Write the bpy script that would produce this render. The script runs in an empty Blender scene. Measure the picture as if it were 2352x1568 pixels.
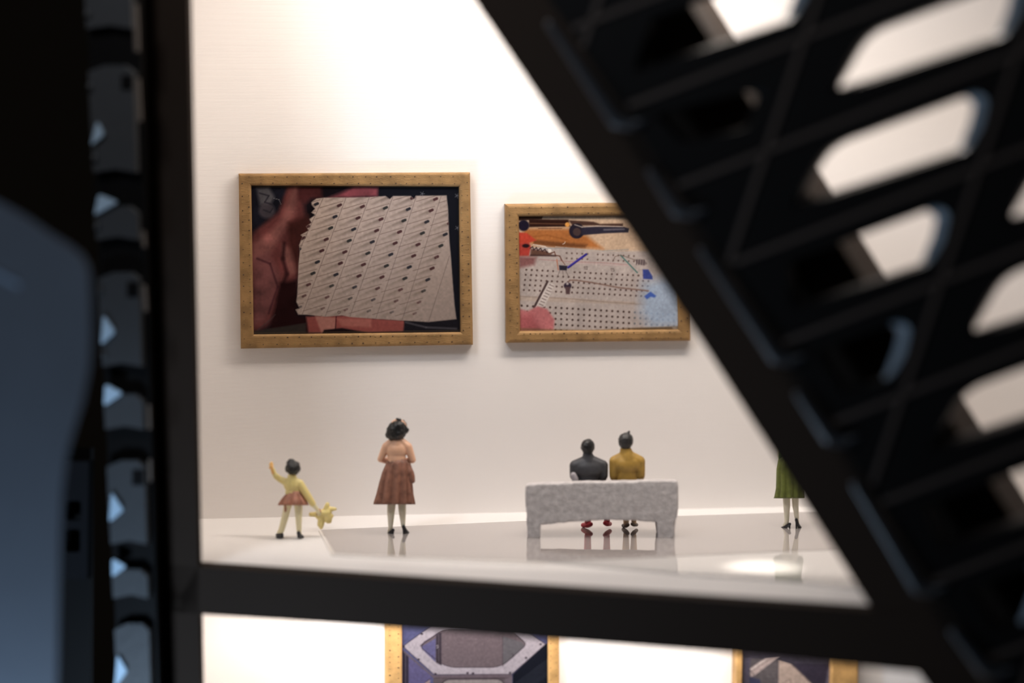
import bpy, bmesh, math, random
import numpy as np
from mathutils import Vector, Matrix, noise

random.seed(7)
scene = bpy.context.scene
COL = scene.collection

# ------------------------------------------------------------------ camera
FPX, CX, CY = 5000.0, 1176.0, 784.0            # focal length and centre in pixels of 2352x1568
HORIZON = 241.0
YAW = math.radians(6.3)
PITCH = math.atan((CY - HORIZON) / FPX)
CAM_H = 6.0
F = Vector((math.sin(YAW) * math.cos(PITCH), math.cos(YAW) * math.cos(PITCH), -math.sin(PITCH)))
R = Vector((math.cos(YAW), -math.sin(YAW), 0))
U = R.cross(F)


def pdir(px, py):
    return F + R * ((px - CX) / FPX) + U * ((CY - py) / FPX)


_d = pdir(910, 1182)
_cy = -(CAM_H / -_d.z) * _d.y
_d2 = pdir(456, 1194)
C = Vector((-(-_cy / _d2.y) * _d2.x, _cy, CAM_H))


def on_plane(px, py, p0, n):
    d = pdir(px, py)
    return C + d * ((p0 - C).dot(n) / d.dot(n))


def on_floor(px, py, z=0.0):
    return on_plane(px, py, Vector((0, 0, z)), Vector((0, 0, 1)))


def on_wall(px, py, y=0.0):
    return on_plane(px, py, Vector((0, y, 0)), Vector((0, 1, 0)))


def scale_at(p):
    return FPX / (p - C).dot(F)


cam_data = bpy.data.cameras.new('camera')
cam = bpy.data.objects.new('camera', cam_data)
COL.objects.link(cam)
cam.location = C
cam.rotation_euler = F.to_track_quat('-Z', 'Y').to_euler()
cam_data.sensor_width = 36.0
cam_data.lens = FPX / 2352.0 * 36.0
cam_data.clip_end = 300
cam_data.dof.use_dof = True
cam_data.dof.focus_distance = (on_wall(1000, 600) - C).dot(F) - 0.4
cam_data.dof.aperture_fstop = (cam_data.lens / 1000.0) / 1.02
scene.camera = cam

# ------------------------------------------------------------------ world, exposure, lights
scene.view_settings.view_transform = 'Standard'
scene.view_settings.look = 'None'
scene.view_settings.exposure = 0.0
scene.view_settings.gamma = 1.0
scene.view_settings.use_curve_mapping = False

world = bpy.data.worlds.new('world')
scene.world = world
world.use_nodes = True
world.node_tree.nodes['Background'].inputs[0].default_value = (0.62, 0.5, 0.38, 1)
world.node_tree.nodes['Background'].inputs[1].default_value = 0.0035


def area_light(name, loc, target, sx, sy, power, color):
    l = bpy.data.lights.new(name, 'AREA')
    l.shape = 'RECTANGLE'
    l.size, l.size_y = sx, sy
    l.energy = power
    l.color = color
    o = bpy.data.objects.new(name, l)
    COL.objects.link(o)
    o.location = loc
    o.rotation_euler = (Vector(target) - Vector(loc)).to_track_quat('-Z', 'Y').to_euler()
    return o


WARM = (1.0, 0.895, 0.805)
# LED strip of the upper gallery, under its ceiling, then two added fills
area_light('gallery_led', (4.1, -0.9, 9.3), (4.1, -0.3, 0), 6.5, 0.25, 115, WARM)
area_light('gallery_led_front', (6.2, -3.5, 9.3), (6.6, -1.2, 0), 4.0, 0.4, 230, WARM)
area_light('gallery_fill_right', (7.8, -4.2, 9.3), (7.8, -4.5, 0), 6.0, 0.4, 450, WARM)  # added fill that brightens the front right of the floor
area_light('gallery_fill_left', (2.3, -3.3, 9.3), (3.4, -3.9, 0), 3.6, 0.3, 165, WARM)  # added fill from the left for the front strip of floor
# LED strip of the lower gallery
area_light('lower_gallery_led', (5.2, -1.2, -0.75), (5.2, -0.5, -8), 9.0, 0.25, 420, WARM)
# unseen spot added to make the glare on the front of the polished floor
sp = bpy.data.lights.new('glare_spot', 'SPOT')
sp.energy = 5000
sp.color = (1.0, 0.93, 0.84)
sp.spot_size = math.radians(9.5)
sp.spot_blend = 1.0
sp.shadow_soft_size = 0.06
spo = bpy.data.objects.new('glare_spot', sp)
COL.objects.link(spo)
_t = on_floor(1752, 1306)
spo.location = (_t.x + 0.3, _t.y + 0.1, 7.5)
spo.rotation_euler = (_t - spo.location).to_track_quat('-Z', 'Y').to_euler()
# cool daylight of the room outside, from added fill lamps low down and high up
area_light('board_fill', (-3.4, -8.4, -5.6), (-2.6, -6.2, -2.6), 1.4, 1.4, 1000, (0.55, 0.75, 1.0))  # unseen lamp close below the blue board, added to light it
area_light('overhead_fill', (-7, -15, 19), (5, -4, 0), 4, 4, 1500, (0.90, 0.93, 1.0))  # unseen lamp added to brighten the front floor
area_light('high_fill', (-9, -20, 12), (3, -3, 2), 5, 5, 60, (0.70, 0.85, 1.0))  # weak unseen fill on the front faces

# ------------------------------------------------------------------ materials


def lin(c):
    c = np.asarray(c, dtype=float) / 255.0
    return np.where(c <= 0.04045, c / 12.92, ((c + 0.055) / 1.055) ** 2.4)


MATS = {}


def mat(name, rgb, rough=0.6, spec=0.5, bump=0.0, bscale=30.0, var=0.0, vscale=8.0, metal=0.0,
        sss=0.0, coat=0.0, linear=False, stretch=(1, 1, 1), detail=4.0):
    m = bpy.data.materials.new(name)
    m.use_nodes = True
    nt = m.node_tree
    b = nt.nodes['Principled BSDF']
    col = tuple(rgb) if linear else tuple(float(v) for v in lin(rgb))
    b.inputs['Base Color'].default_value = (*col, 1)
    b.inputs['Roughness'].default_value = rough
    b.inputs['Specular IOR Level'].default_value = spec
    b.inputs['Metallic'].default_value = metal
    b.inputs['Coat Weight'].default_value = coat
    if sss:
        b.inputs['Subsurface Weight'].default_value = sss
        b.inputs['Subsurface Radius'].default_value = (0.12, 0.09, 0.05)
        b.inputs['Subsurface Scale'].default_value = 0.6
    tc = nt.nodes.new('ShaderNodeTexCoord')
    mp = nt.nodes.new('ShaderNodeMapping')
    mp.inputs['Scale'].default_value = stretch
    nt.links.new(tc.outputs['Object'], mp.inputs['Vector'])
    if bump:
        n = nt.nodes.new('ShaderNodeTexNoise')
        n.inputs['Scale'].default_value = bscale
        n.inputs['Detail'].default_value = detail
        nt.links.new(mp.outputs[0], n.inputs['Vector'])
        bp = nt.nodes.new('ShaderNodeBump')
        bp.inputs['Strength'].default_value = bump
        bp.inputs['Distance'].default_value = 0.05
        nt.links.new(n.outputs['Fac'], bp.inputs['Height'])
        nt.links.new(bp.outputs[0], b.inputs['Normal'])
    if var:
        n = nt.nodes.new('ShaderNodeTexNoise')
        n.inputs['Scale'].default_value = vscale
        n.inputs['Detail'].default_value = 5
        nt.links.new(mp.outputs[0], n.inputs['Vector'])
        rp = nt.nodes.new('ShaderNodeValToRGB')
        rp.color_ramp.elements[0].position = 0.3
        rp.color_ramp.elements[1].position = 0.7
        rp.color_ramp.elements[0].color = (*[v * (1 - var) for v in col], 1)
        rp.color_ramp.elements[1].color = (*[min(1, v * (1 + var)) for v in col], 1)
        nt.links.new(n.outputs['Fac'], rp.inputs[0])
        nt.links.new(rp.outputs[0], b.inputs['Base Color'])
    MATS[name] = m
    return m


def wall_material():
    m = mat('printed_white_wall', (0.84, 0.805, 0.78), rough=0.55, spec=0.3, linear=True)
    nt = m.node_tree
    b = nt.nodes['Principled BSDF']
    tc = nt.nodes.new('ShaderNodeTexCoord')
    w = nt.nodes.new('ShaderNodeTexWave')             # the layer lines of the print
    w.wave_type = 'BANDS'
    w.bands_direction = 'Z'
    w.inputs['Scale'].default_value = 0.314 / 0.0215
    w.inputs['Distortion'].default_value = 0.25
    w.inputs['Detail'].default_value = 1.0
    nt.links.new(tc.outputs['Object'], w.inputs['Vector'])
    mp = nt.nodes.new('ShaderNodeMapping')
    mp.inputs['Scale'].default_value = (0.35, 1, 14)
    nt.links.new(tc.outputs['Object'], mp.inputs['Vector'])
    n = nt.nodes.new('ShaderNodeTexNoise')
    n.inputs['Scale'].default_value = 1.4
    n.inputs['Detail'].default_value = 6
    n.inputs['Roughness'].default_value = 0.65
    nt.links.new(mp.outputs[0], n.inputs['Vector'])
    add = nt.nodes.new('ShaderNodeMath')
    add.operation = 'MULTIPLY_ADD'
    add.inputs[1].default_value = 0.6
    nt.links.new(n.outputs['Fac'], add.inputs[0])
    nt.links.new(w.outputs['Fac'], add.inputs[2])
    bp = nt.nodes.new('ShaderNodeBump')
    bp.inputs['Strength'].default_value = 0.15
    bp.inputs['Distance'].default_value = 0.006
    nt.links.new(add.outputs[0], bp.inputs['Height'])
    nt.links.new(bp.outputs[0], b.inputs['Normal'])
    # tiny specks of dirt in the plastic
    v = nt.nodes.new('ShaderNodeTexVoronoi')
    v.inputs['Scale'].default_value = 1.1
    nt.links.new(tc.outputs['Object'], v.inputs['Vector'])
    rp = nt.nodes.new('ShaderNodeValToRGB')
    rp.color_ramp.elements[0].position = 0.008
    rp.color_ramp.elements[0].color = (0.25, 0.2, 0.17, 1)
    rp.color_ramp.elements[1].position = 0.016
    rp.color_ramp.elements[1].color = (0.84, 0.805, 0.78, 1)
    nt.links.new(v.outputs['Distance'], rp.inputs[0])
    nt.links.new(rp.outputs[0], b.inputs['Base Color'])
    return m


M_WALL = wall_material()
M_FLOOR = mat('white_floor', (0.84, 0.815, 0.795), rough=0.5, spec=0.35, bump=0.05, bscale=60, linear=True)
M_SHEET = mat('polished_sheet', (0.44, 0.40, 0.385), rough=0.025, spec=1.0, linear=True, coat=1.0)
M_GLARE = mat('glare_sheet_front', (0.66, 0.64, 0.62), rough=0.05, spec=0.7, linear=True, coat=0.6)
M_BEVEL = mat('sheet_bevel', (0.86, 0.82, 0.78), rough=0.25, linear=True)
M_FRAME = mat('dark_brown_plastic', (0.018, 0.011, 0.007), rough=0.8, spec=0.12, bump=0.1, bscale=25, linear=True)
M_BLACK = mat('black_plastic', (0.003, 0.0026, 0.0025), rough=0.5, spec=0.12, linear=True)
M_SHEEN = mat('slate_rim_sheen', (0.13, 0.16, 0.19), rough=0.4, linear=True)
M_RIB = mat('brown_rib', (0.026, 0.015, 0.009), rough=0.7, linear=True)
M_LIP = mat('satin_black_lip', (0.022, 0.025, 0.030), rough=0.35, linear=True)
M_GREY = mat('dark_grey_plate', (0.033, 0.034, 0.036), rough=0.5, bump=0.1, bscale=12, linear=True)
M_HOLELIGHT = mat('pale_blue_hole_light', (0.36, 0.47, 0.57), rough=0.4, linear=True)
M_BOARD = mat('slate_blue_board', (0.040, 0.050, 0.066), rough=0.7, var=0.06, vscale=1.2, linear=True)
M_EDGELIGHT = mat('warm_edge_light', (0.10, 0.08, 0.065), rough=0.5, linear=True)
M_BENCH = mat('grey_speckled_foam', (0.55, 0.52, 0.515), rough=0.9, spec=0.15, bump=0.35, bscale=45, var=0.16,
              vscale=14, linear=True, sss=0.0)


def gold_material(name, rgb):
    m = mat(name, rgb, rough=0.55, spec=0.35, metal=0.25, linear=True)
    nt = m.node_tree
    b = nt.nodes['Principled BSDF']
    tc = nt.nodes.new('ShaderNodeTexCoord')
    mp = nt.nodes.new('ShaderNodeMapping')
    mp.inputs['Rotation'].default_value = (0, math.radians(38), 0)
    mp.inputs['Scale'].default_value = (1, 1, 3.5)
    nt.links.new(tc.outputs['Object'], mp.inputs[0])
    n = nt.nodes.new('ShaderNodeTexNoise')
    n.inputs['Scale'].default_value = 22
    n.inputs['Detail'].default_value = 6
    nt.links.new(mp.outputs[0], n.inputs['Vector'])
    bp = nt.nodes.new('ShaderNodeBump')
    bp.inputs['Strength'].default_value = 0.22
    bp.inputs['Distance'].default_value = 0.03
    nt.links.new(n.outputs['Fac'], bp.inputs['Height'])
    nt.links.new(bp.outputs[0], b.inputs['Normal'])
    n2 = nt.nodes.new('ShaderNodeTexNoise')
    n2.inputs['Scale'].default_value = 5
    nt.links.new(tc.outputs['Object'], n2.inputs['Vector'])
    rp = nt.nodes.new('ShaderNodeValToRGB')
    rp.color_ramp.elements[0].position = 0.35
    rp.color_ramp.elements[0].color = (*[v * 0.78 for v in rgb], 1)
    rp.color_ramp.elements[1].position = 0.65
    rp.color_ramp.elements[1].color = (*[v * 1.15 for v in rgb], 1)
    nt.links.new(n2.outputs['Fac'], rp.inputs[0])
    nt.links.new(rp.outputs[0], b.inputs['Base Color'])
    return m


M_GOLD = gold_material('antique_gold_print', (0.30, 0.175, 0.070))
M_GOLD2 = gold_material('bright_gold_print', (0.46, 0.27, 0.10))
M_TICK = mat('gold_seam_mark', (0.75, 0.52, 0.25), rough=0.25, metal=0.6, linear=True)
M_TICKD = mat('dark_seam_pit', (0.07, 0.04, 0.02), rough=0.6, linear=True)

# figure paints
M_HAIR = mat('black_hair_paint', (0.010, 0.010, 0.010), rough=0.38, bump=0.9, bscale=9, linear=True)
M_HAIR2 = mat('grey_black_hair_paint', (0.022, 0.021, 0.021), rough=0.4, bump=0.9, bscale=9, var=0.6, vscale=9, linear=True)
M_SKIN = mat('peach_resin', (0.86, 0.52, 0.36), rough=0.4, sss=0.15, linear=True)
M_PEACH = mat('peach_blouse_paint', (0.80, 0.47, 0.31), rough=0.35, sss=0.1, linear=True)
M_STOCK = mat('cream_leg_resin', (0.80, 0.75, 0.60), rough=0.4, sss=0.2, linear=True)
M_STOCKY = mat('pale_yellow_leg_resin', (0.80, 0.72, 0.46), rough=0.4, sss=0.2, linear=True)
M_BROWN = mat('brown_skirt_paint', (0.26, 0.115, 0.075), rough=0.5, var=0.35, vscale=12, linear=True)
M_RUST = mat('rust_skirt_paint', (0.38, 0.16, 0.10), rough=0.5, var=0.3, vscale=14, linear=True)
M_YELLOW = mat('yellow_resin', (0.80, 0.66, 0.27), rough=0.4, sss=0.2, linear=True)
M_ORANGE = mat('orange_hand_paint', (0.90, 0.52, 0.18), rough=0.4, sss=0.15, linear=True)
M_SHOE = mat('black_shoe_paint', (0.010, 0.010, 0.014), rough=0.3, linear=True)
M_COAT = mat('charcoal_coat_paint', (0.050, 0.050, 0.056), rough=0.5, var=0.2, vscale=10, linear=True)
M_CUFF = mat('pale_grey_paint', (0.36, 0.33, 0.35), rough=0.5, linear=True)
M_MUSTARD = mat('mustard_coat_paint', (0.42, 0.25, 0.05), rough=0.5, var=0.2, vscale=10, linear=True)
M_RED = mat('red_shoe_paint', (0.42, 0.02, 0.04), rough=0.35, linear=True)
M_DKBR = mat('dark_brown_shoe_paint', (0.07, 0.045, 0.03), rough=0.4, linear=True)
M_TAN = mat('tan_leg_paint', (0.62, 0.45, 0.28), rough=0.5, linear=True)
M_GREEN = mat('green_skirt_paint', (0.105, 0.125, 0.022), rough=0.5, var=0.3, vscale=12, linear=True)
M_GREENT = mat('green_top_paint', (0.12, 0.20, 0.05), rough=0.5, linear=True)

# ------------------------------------------------------------------ helpers


def link(name, me, m=None, parent=None, smooth=False):
    o = bpy.data.objects.new(name, me)
    COL.objects.link(o)
    if m is not None and len(me.materials) == 0:
        me.materials.append(m)
    if smooth:
        for p in me.polygons:
            p.use_smooth = True
    if parent:
        o.parent = parent
    return o


def obj(name, bm, m, parent=None, smooth=False):
    bmesh.ops.recalc_face_normals(bm, faces=bm.faces)
    me = bpy.data.meshes.new(name)
    bm.to_mesh(me)
    bm.free()
    return link(name, me, m, parent, smooth)


def thing(name, label, cat, loc=(0, 0, 0), rotz=0.0, group=None):
    o = bpy.data.objects.new(name, None)
    COL.objects.link(o)
    o.location = loc
    o.rotation_euler = (0, 0, rotz)
    o.empty_display_size = 0.2
    o['label'] = label
    o['category'] = cat
    if group:
        o['group'] = group
    return o


def tag(o, label, cat, group=None):
    o['label'] = label
    o['category'] = cat
    if group:
        o['group'] = group
    return o


def struct(name, bm, m):
    o = obj(name, bm, m)
    o['kind'] = 'structure'
    return o


def add_box(bm, a, b):
    vs = [bm.verts.new((x, y, z)) for x in (a[0], b[0]) for y in (a[1], b[1]) for z in (a[2], b[2])]
    for f in ((0, 1, 3, 2), (4, 6, 7, 5), (0, 4, 5, 1), (2, 3, 7, 6), (0, 2, 6, 4), (1, 5, 7, 3)):
        bm.faces.new([vs[i] for i in f])
    return vs


def prism(bm, pts, vec):
    """pts: planar 3-D polygon, extruded by vec"""
    a = [bm.verts.new(p) for p in pts]
    b = [bm.verts.new(Vector(p) + vec) for p in pts]
    n = len(pts)
    bm.faces.new(a)
    bm.faces.new(b[::-1])
    for i in range(n):
        bm.faces.new((a[i], b[i], b[(i + 1) % n], a[(i + 1) % n]))


def bevel(bm, w, seg=2):
    bmesh.ops.bevel(bm, geom=list(bm.edges), offset=w, segments=seg, affect='EDGES', profile=0.5)


def round_poly(pts, rad, seg=5):
    """rounds the corners of a 2-D polygon; rad may be a list"""
    out = []
    n = len(pts)
    for i in range(n):
        p0, p, p1 = Vector(pts[i - 1]), Vector(pts[i]), Vector(pts[(i + 1) % n])
        r = rad[i] if isinstance(rad, (list, tuple)) else rad
        a, b = (p0 - p), (p1 - p)
        r = min(r, a.length * 0.48, b.length * 0.48)
        if r <= 0:
            out.append(p)
            continue
        a, b = p + a.normalized() * r, p + b.normalized() * r
        for k in range(seg + 1):
            t = k / seg
            out.append(a * (1 - t) ** 2 + p * 2 * t * (1 - t) + b * t * t)
    return out


def capsule(bm, p0, r0, p1, r1, seg=14, rings=4, flat=1.0):
    """tapered limb; flat < 1 squeezes it along y"""
    p0, p1 = Vector(p0), Vector(p1)
    ax = p1 - p0
    L = ax.length
    z = ax.normalized() if L > 1e-6 else Vector((0, 0, 1))
    x = z.cross(Vector((0, 1, 0)))
    if x.length < 1e-3:
        x = z.cross(Vector((1, 0, 0)))
    x.normalize()
    y = z.cross(x)
    prof = []
    for k in range(rings + 1):
        a = -math.pi / 2 + (math.pi / 2) * k / rings
        prof.append((r0 * math.sin(a), r0 * math.cos(a)))
    for k in range(rings + 1):
        a = (math.pi / 2) * k / rings
        prof.append((L + r1 * math.sin(a), r1 * math.cos(a)))
    rows = []
    for h, r in prof:
        row = []
        for s in range(seg):
            t = 2 * math.pi * s / seg
            v = x * math.cos(t) * max(r, 1e-4) + y * math.sin(t) * max(r, 1e-4)
            v.y *= flat
            row.append(bm.verts.new(p0 + z * h + v))
        rows.append(row)
    for i in range(len(rows) - 1):
        for s in range(seg):
            bm.faces.new((rows[i][s], rows[i][(s + 1) % seg], rows[i + 1][(s + 1) % seg], rows[i + 1][s]))
    bm.faces.new(rows[0][::-1])
    bm.faces.new(rows[-1])


def ellipsoid(bm, c, r, seg=20):
    m = Matrix.Translation(c) @ Matrix.Diagonal((*r, 1))
    bmesh.ops.create_uvsphere(bm, u_segments=seg, v_segments=seg // 2, radius=1, matrix=m)


def fuse(name, bm, m, parent, voxel=0.012, smooth=4, disp=0.0, dscale=8.0, grow=0.0):
    """one continuous surface out of overlapping solids"""
    bmesh.ops.recalc_face_normals(bm, faces=bm.faces)
    me = bpy.data.meshes.new('tmp')
    bm.to_mesh(me)
    bm.free()
    o = bpy.data.objects.new('tmp', me)
    COL.objects.link(o)
    rm = o.modifiers.new('r', 'REMESH')
    rm.mode = 'VOXEL'
    rm.voxel_size = voxel
    sm = o.modifiers.new('s', 'SMOOTH')
    sm.iterations = smooth
    sm.factor = 0.5
    dg = bpy.context.evaluated_depsgraph_get()
    dg.update()
    res = bpy.data.meshes.new_from_object(o.evaluated_get(dg))
    bpy.data.objects.remove(o)
    bpy.data.meshes.remove(me)
    if disp or grow:
        ns = [v.normal.copy() for v in res.vertices]
        for v, n in zip(res.vertices, ns):
            v.co += n * (grow + noise.noise(v.co * dscale) * disp + noise.noise(v.co * dscale * 2.3) * disp * 0.5)
    res.name = name
    res.materials.clear()
    return link(name, res, m, parent, smooth=True)


def plate(bm, outer, holes, mapf, depth, chamfer=0.0, cshrink=None):
    """2-D outline with holes -> solid plate. mapf(p2, d) gives the 3-D point at depth d.
    cshrink(hole) gives the smaller outline at the foot of the chamfer."""
    def loop(pts, d):
        return [bm.verts.new(mapf(p, d)) for p in pts]

    def fill(loops):
        es = []
        for l in loops:
            for i in range(len(l)):
                e = (l[i], l[(i + 1) % len(l)])
                es.append(bm.edges.get(e) or bm.edges.new(e))
        bmesh.ops.triangle_fill(bm, use_beauty=True, use_dissolve=False, edges=es)

    def wall(a, b):
        n = len(a)
        for i in range(n):
            bm.faces.new((a[i], a[(i + 1) % n], b[(i + 1) % n], b[i]))
    of, ob = loop(outer, 0), loop(outer, depth)
    hf, hb = [], []
    for h in holes:
        small = cshrink(h) if cshrink else h
        a = loop(h, 0)
        b = loop(small, chamfer) if chamfer else a
        c = loop(small, depth)
        if chamfer:
            wall(a, b)
        wall(b, c)
        hf.append(a)
        hb.append(c)
    fill([of] + hf)
    fill([ob] + hb)
    wall(of, ob)


# ================================================================== SETTING
ROOM_R = 17.5
# plane of the dark front frame, through two points of its foot on the floor
A0, B0 = on_floor(455, 1303), on_floor(2000, 1402)
E_ = (B0 - A0).normalized()
FN = Vector((-E_.y, E_.x, 0))                       # points away from the camera
if FN.dot(F) < 0:
    FN = -FN


def on_frame(px, py, off=0.0):
    return on_plane(px, py, A0 + FN * off, FN)


BACK = 0.30                                          # depth of rails behind the frame plane
fl = A0 + FN * BACK
front_left = fl + E_ * ((0 - fl.x) / E_.x)
front_right = fl + E_ * ((ROOM_R - fl.x) / E_.x)

bm = bmesh.new()
prism(bm, [(-0.15, 0, -9), (ROOM_R + .3, 0, -9), (ROOM_R + .3, 0, 10.2), (-0.15, 0, 10.2)], Vector((0, 0.2, 0)))
struct('wall_back', bm, M_WALL)
bm = bmesh.new()
prism(bm, [(0, 0, -9), (0, 0, 10.2), (0, front_left.y, 10.2), (0, front_left.y, -9)], Vector((-0.15, 0, 0)))
struct('wall_left', bm, M_WALL)
bm = bmesh.new()
prism(bm, [(ROOM_R, 0, -9), (ROOM_R, 0, 10.2), (ROOM_R, front_right.y, 10.2), (ROOM_R, front_right.y, -9)],
      Vector((0.15, 0, 0)))
struct('wall_right', bm, M_WALL)


def slab(name, z0, z1, m):
    bm = bmesh.new()
    prism(bm, [(0, 0, z0), (ROOM_R, 0, z0), (ROOM_R, front_right.y, z0), (0, front_left.y, z0)], Vector((0, 0, z1 - z0)))
    return struct(name, bm, m)


slab('floor', -0.28, 0.0, M_FLOOR)
slab('ceiling', 10.0, 10.2, M_WALL)
slab('floor_lower', -9.2, -9.0, M_FLOOR)

# polished sheets lying on the floor, the front strip added for the glare
SH = 0.022


def sheet(pts_px, m, z=SH):
    bm = bmesh.new()
    prism(bm, [on_floor(x, y, 0.0) + Vector((0, 0, 0.001)) for x, y in pts_px], Vector((0, 0, z)))
    return bm


t = thing('floor_panel', 'large mirror-polished beige floor sheet with clipped left corner under the bench', 'floor panel',
          on_floor(1200, 1240))
inv = Matrix.Translation(-t.location)


def child(name, bm, m, par, smooth=False):
    bm.transform(Matrix.Translation(-par.location))
    return obj(name, bm, m, par, smooth)


pA = [(738, 1220), (1190, 1200), (1560, 1188), (1840, 1179), (2300, 1163), (2300, 1254), (1840, 1267), (1560, 1279),
      (1250, 1293), (768, 1273)]
child('sheet', sheet(pA, M_SHEET), M_SHEET, t)
bm = bmesh.new()
edge = [(768, 1273), (738, 1220)]
for (x0, y0), (x1, y1), w in (((738, 1220), (768, 1273), 6), ((768, 1273), (1250, 1293), 0)):
    if w:
        q = [(x0 - w, y0), (x0, y0), (x1, y1), (x1 - w, y1 + 4)]
    else:
        q = [(x0 - 6, y0 + 4), (x0, y0), (x1, y1), (x1, y1 + 5)]
    prism(bm, [on_floor(*p) + Vector((0, 0, 0.001)) for p in q], Vector((0, 0, 0.016)))
child('bevelled_edge', bm, M_BEVEL, t)
pB = [(1250, 1294), (1560, 1280), (1840, 1268), (2300, 1255), (2300, 1384), (1957, 1353), (1790, 1335), (1557, 1320)]  # separate whiter strip puts the floor's glare into colour and outline
o = tag(obj('floor_panel', sheet(pB, M_GLARE, 0.018), M_GLARE),  # added strip that carries the glare
        'narrow glossy white floor strip added for warm light glare in front of the beige sheet', 'floor panel')

# ================================================================== DARK FRONT FRAME
fr = thing('gallery_frame', 'dark brown front frame with upright post, slanting beam and sloping floor rail', 'frame', A0)


def frame_part(name, pts_px, depth, off=0.0, m=M_FRAME, parent=fr, bev=0.0):
    bm = bmesh.new()
    prism(bm, [on_frame(x, y, off) for x, y in pts_px], FN * depth)
    if bev:
        bevel(bm, bev, 2)
    return child(name, bm, m, parent)


def Ex(y):        # left edge of the slanting beam
    return 1087 + (2003 - 1087) * y / 1400.0 + 12 * math.sin(math.pi * min(max(y / 1400.0, 0), 1))


frame_part('post', [(316, -80), (430, -80), (462, 1700), (356, 1700)], 0.12)
frame_part('rail', [(340, 1297), (456, 1301), (2003, 1402), (2700, 1448), (2700, 1592), (2130, 1546), (1700, 1503),
                    (1000, 1448), (390, 1405)], BACK - 0.002)
pts = [(Ex(y), y) for y in (-120, 200, 500, 800, 1100, 1402)] + [(2112, 1548), (2235, 1720)]
pts += [(2750, 1720), (1577 + 0.63 * 1400, 1400), (1577, 0), (1577 - 0.63 * 120, -120)]
frame_part('slanting_beam', pts, 1.8, off=0.01)

# ================================================================== PERFORATED GUARD IN FRONT OF THE SLANTING BEAM
G0 = -0.5                                            # in front of the frame plane


def on_guard(px, py, off=0.0):
    return on_plane(px, py, A0 + FN * (G0 + off), FN)


gd = thing('perforated_guard', 'black perforated guard panel with slanting rounded slots over the right side', 'guard panel',
           on_guard(1900, 800))
uvec, vvec = Vector((577, -225)), Vector((-88, 262))
slot = [(24, 2), (56, -52), (70, -112), (44, -130), (-150, -62), (-305, -2), (-384, 140)]
srad = [16, 10, 14, 18, 5, 50, 16]
plate_left = [(Ex(y) + 172, y) for y in (-200, 300, 800, 1300, 1750)]
outer = [Vector(p) for p in plate_left] + [Vector((2950, 1750)), Vector((2950, -200))]


def left_of(p, marg=20):
    return p[0] < Ex(p[1]) + 172 + marg


holes, dim = [], []
nodes = {}
for i in range(-3, 3):
    for j in range(-8, 12):
        br = Vector((2286, 80)) + uvec * i + vvec * j
        nodes[(i, j)] = br + Vector((50, 42))
        h = round_poly([br + Vector(s) for s in slot], srad)
        if any(p[0] > 2930 or p[1] < -190 or p[1] > 1740 for p in h) or left_of(br + Vector(slot[2]), 190):
            continue
        if any(left_of(p, 60) for p in h):                    # slots that run into the solid margin end there
            raw = [br + Vector(q) for q in slot]
            lo, hi = raw[-1], raw[-2]
            bl = next(q for q in (lo.lerp(raw[0], k / 40) for k in range(41)) if not left_of(q, 70))
            tl = next(q for q in (hi.lerp(raw[3], k / 40) for k in range(41)) if not left_of(q, 70))
            h = round_poly(raw[:4] + [tl, bl], [22, 10, 14, 22, 16, 16])
        if i < 0 and j >= 0:                                  # beside the beam the slots are shorter and lower
            h = [Vector((p.x - 14, br.y - 12 + (p.y - br.y) * 0.7)) for p in h]
            dim.append(len(holes))
        holes.append(h)
from mathutils import geometry


def gmap(p, d):
    return on_guard(p[0], p[1]) + FN * d - gd.location


def shrink(h):
    c = sum(h, Vector((0, 0))) / len(h)
    mx = max(p.x for p in h)
    out = []
    for p in h:
        d = p - c
        k = min(max((p.x - mx + 70) / 50, 0), 1)
        out.append(p - Vector((d.x * 0.05 + 24 * k, d.y * 0.09)))
    return out


bm = bmesh.new()
plate(bm, outer, holes, gmap, 0.28, 0.10, shrink)
obj('slotted_plate', bm, M_BLACK, gd)
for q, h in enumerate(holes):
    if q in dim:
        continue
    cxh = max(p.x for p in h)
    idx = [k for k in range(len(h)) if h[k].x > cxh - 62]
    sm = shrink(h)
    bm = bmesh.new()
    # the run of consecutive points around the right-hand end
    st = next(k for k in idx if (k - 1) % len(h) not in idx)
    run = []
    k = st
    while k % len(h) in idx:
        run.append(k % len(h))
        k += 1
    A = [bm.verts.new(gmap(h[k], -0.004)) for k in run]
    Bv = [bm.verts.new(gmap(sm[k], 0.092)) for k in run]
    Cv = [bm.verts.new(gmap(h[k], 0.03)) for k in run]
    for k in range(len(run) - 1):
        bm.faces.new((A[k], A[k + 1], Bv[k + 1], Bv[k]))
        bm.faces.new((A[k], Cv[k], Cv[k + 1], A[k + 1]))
    obj('rim_sheen', bm, M_SHEEN, gd)  # cool sheen on the black chamfer, painted as lighter slate
# ribs along the seams of the plate
bm = bmesh.new()


def strip(bm, a, b, w, off, depth, fn=on_guard):
    a, b = Vector(a), Vector(b)
    n = Vector((-(b - a).y, (b - a).x)).normalized() * w / 2
    prism(bm, [fn(*(a + n), off) - gd.location, fn(*(a - n), off) - gd.location, fn(*(b - n), off) - gd.location,
               fn(*(b + n), off) - gd.location], FN * depth)


def clipseg(a, b):
    """part of the segment that lies on the plate and is in sight"""
    out = []
    for k in range(41):
        p = a.lerp(b, k / 40)
        if not left_of(p, 5) and -190 < p.y < 1740 and p.x < 2940:
            out.append(p)
    return (out[0], out[-1]) if len(out) > 1 else None


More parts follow.
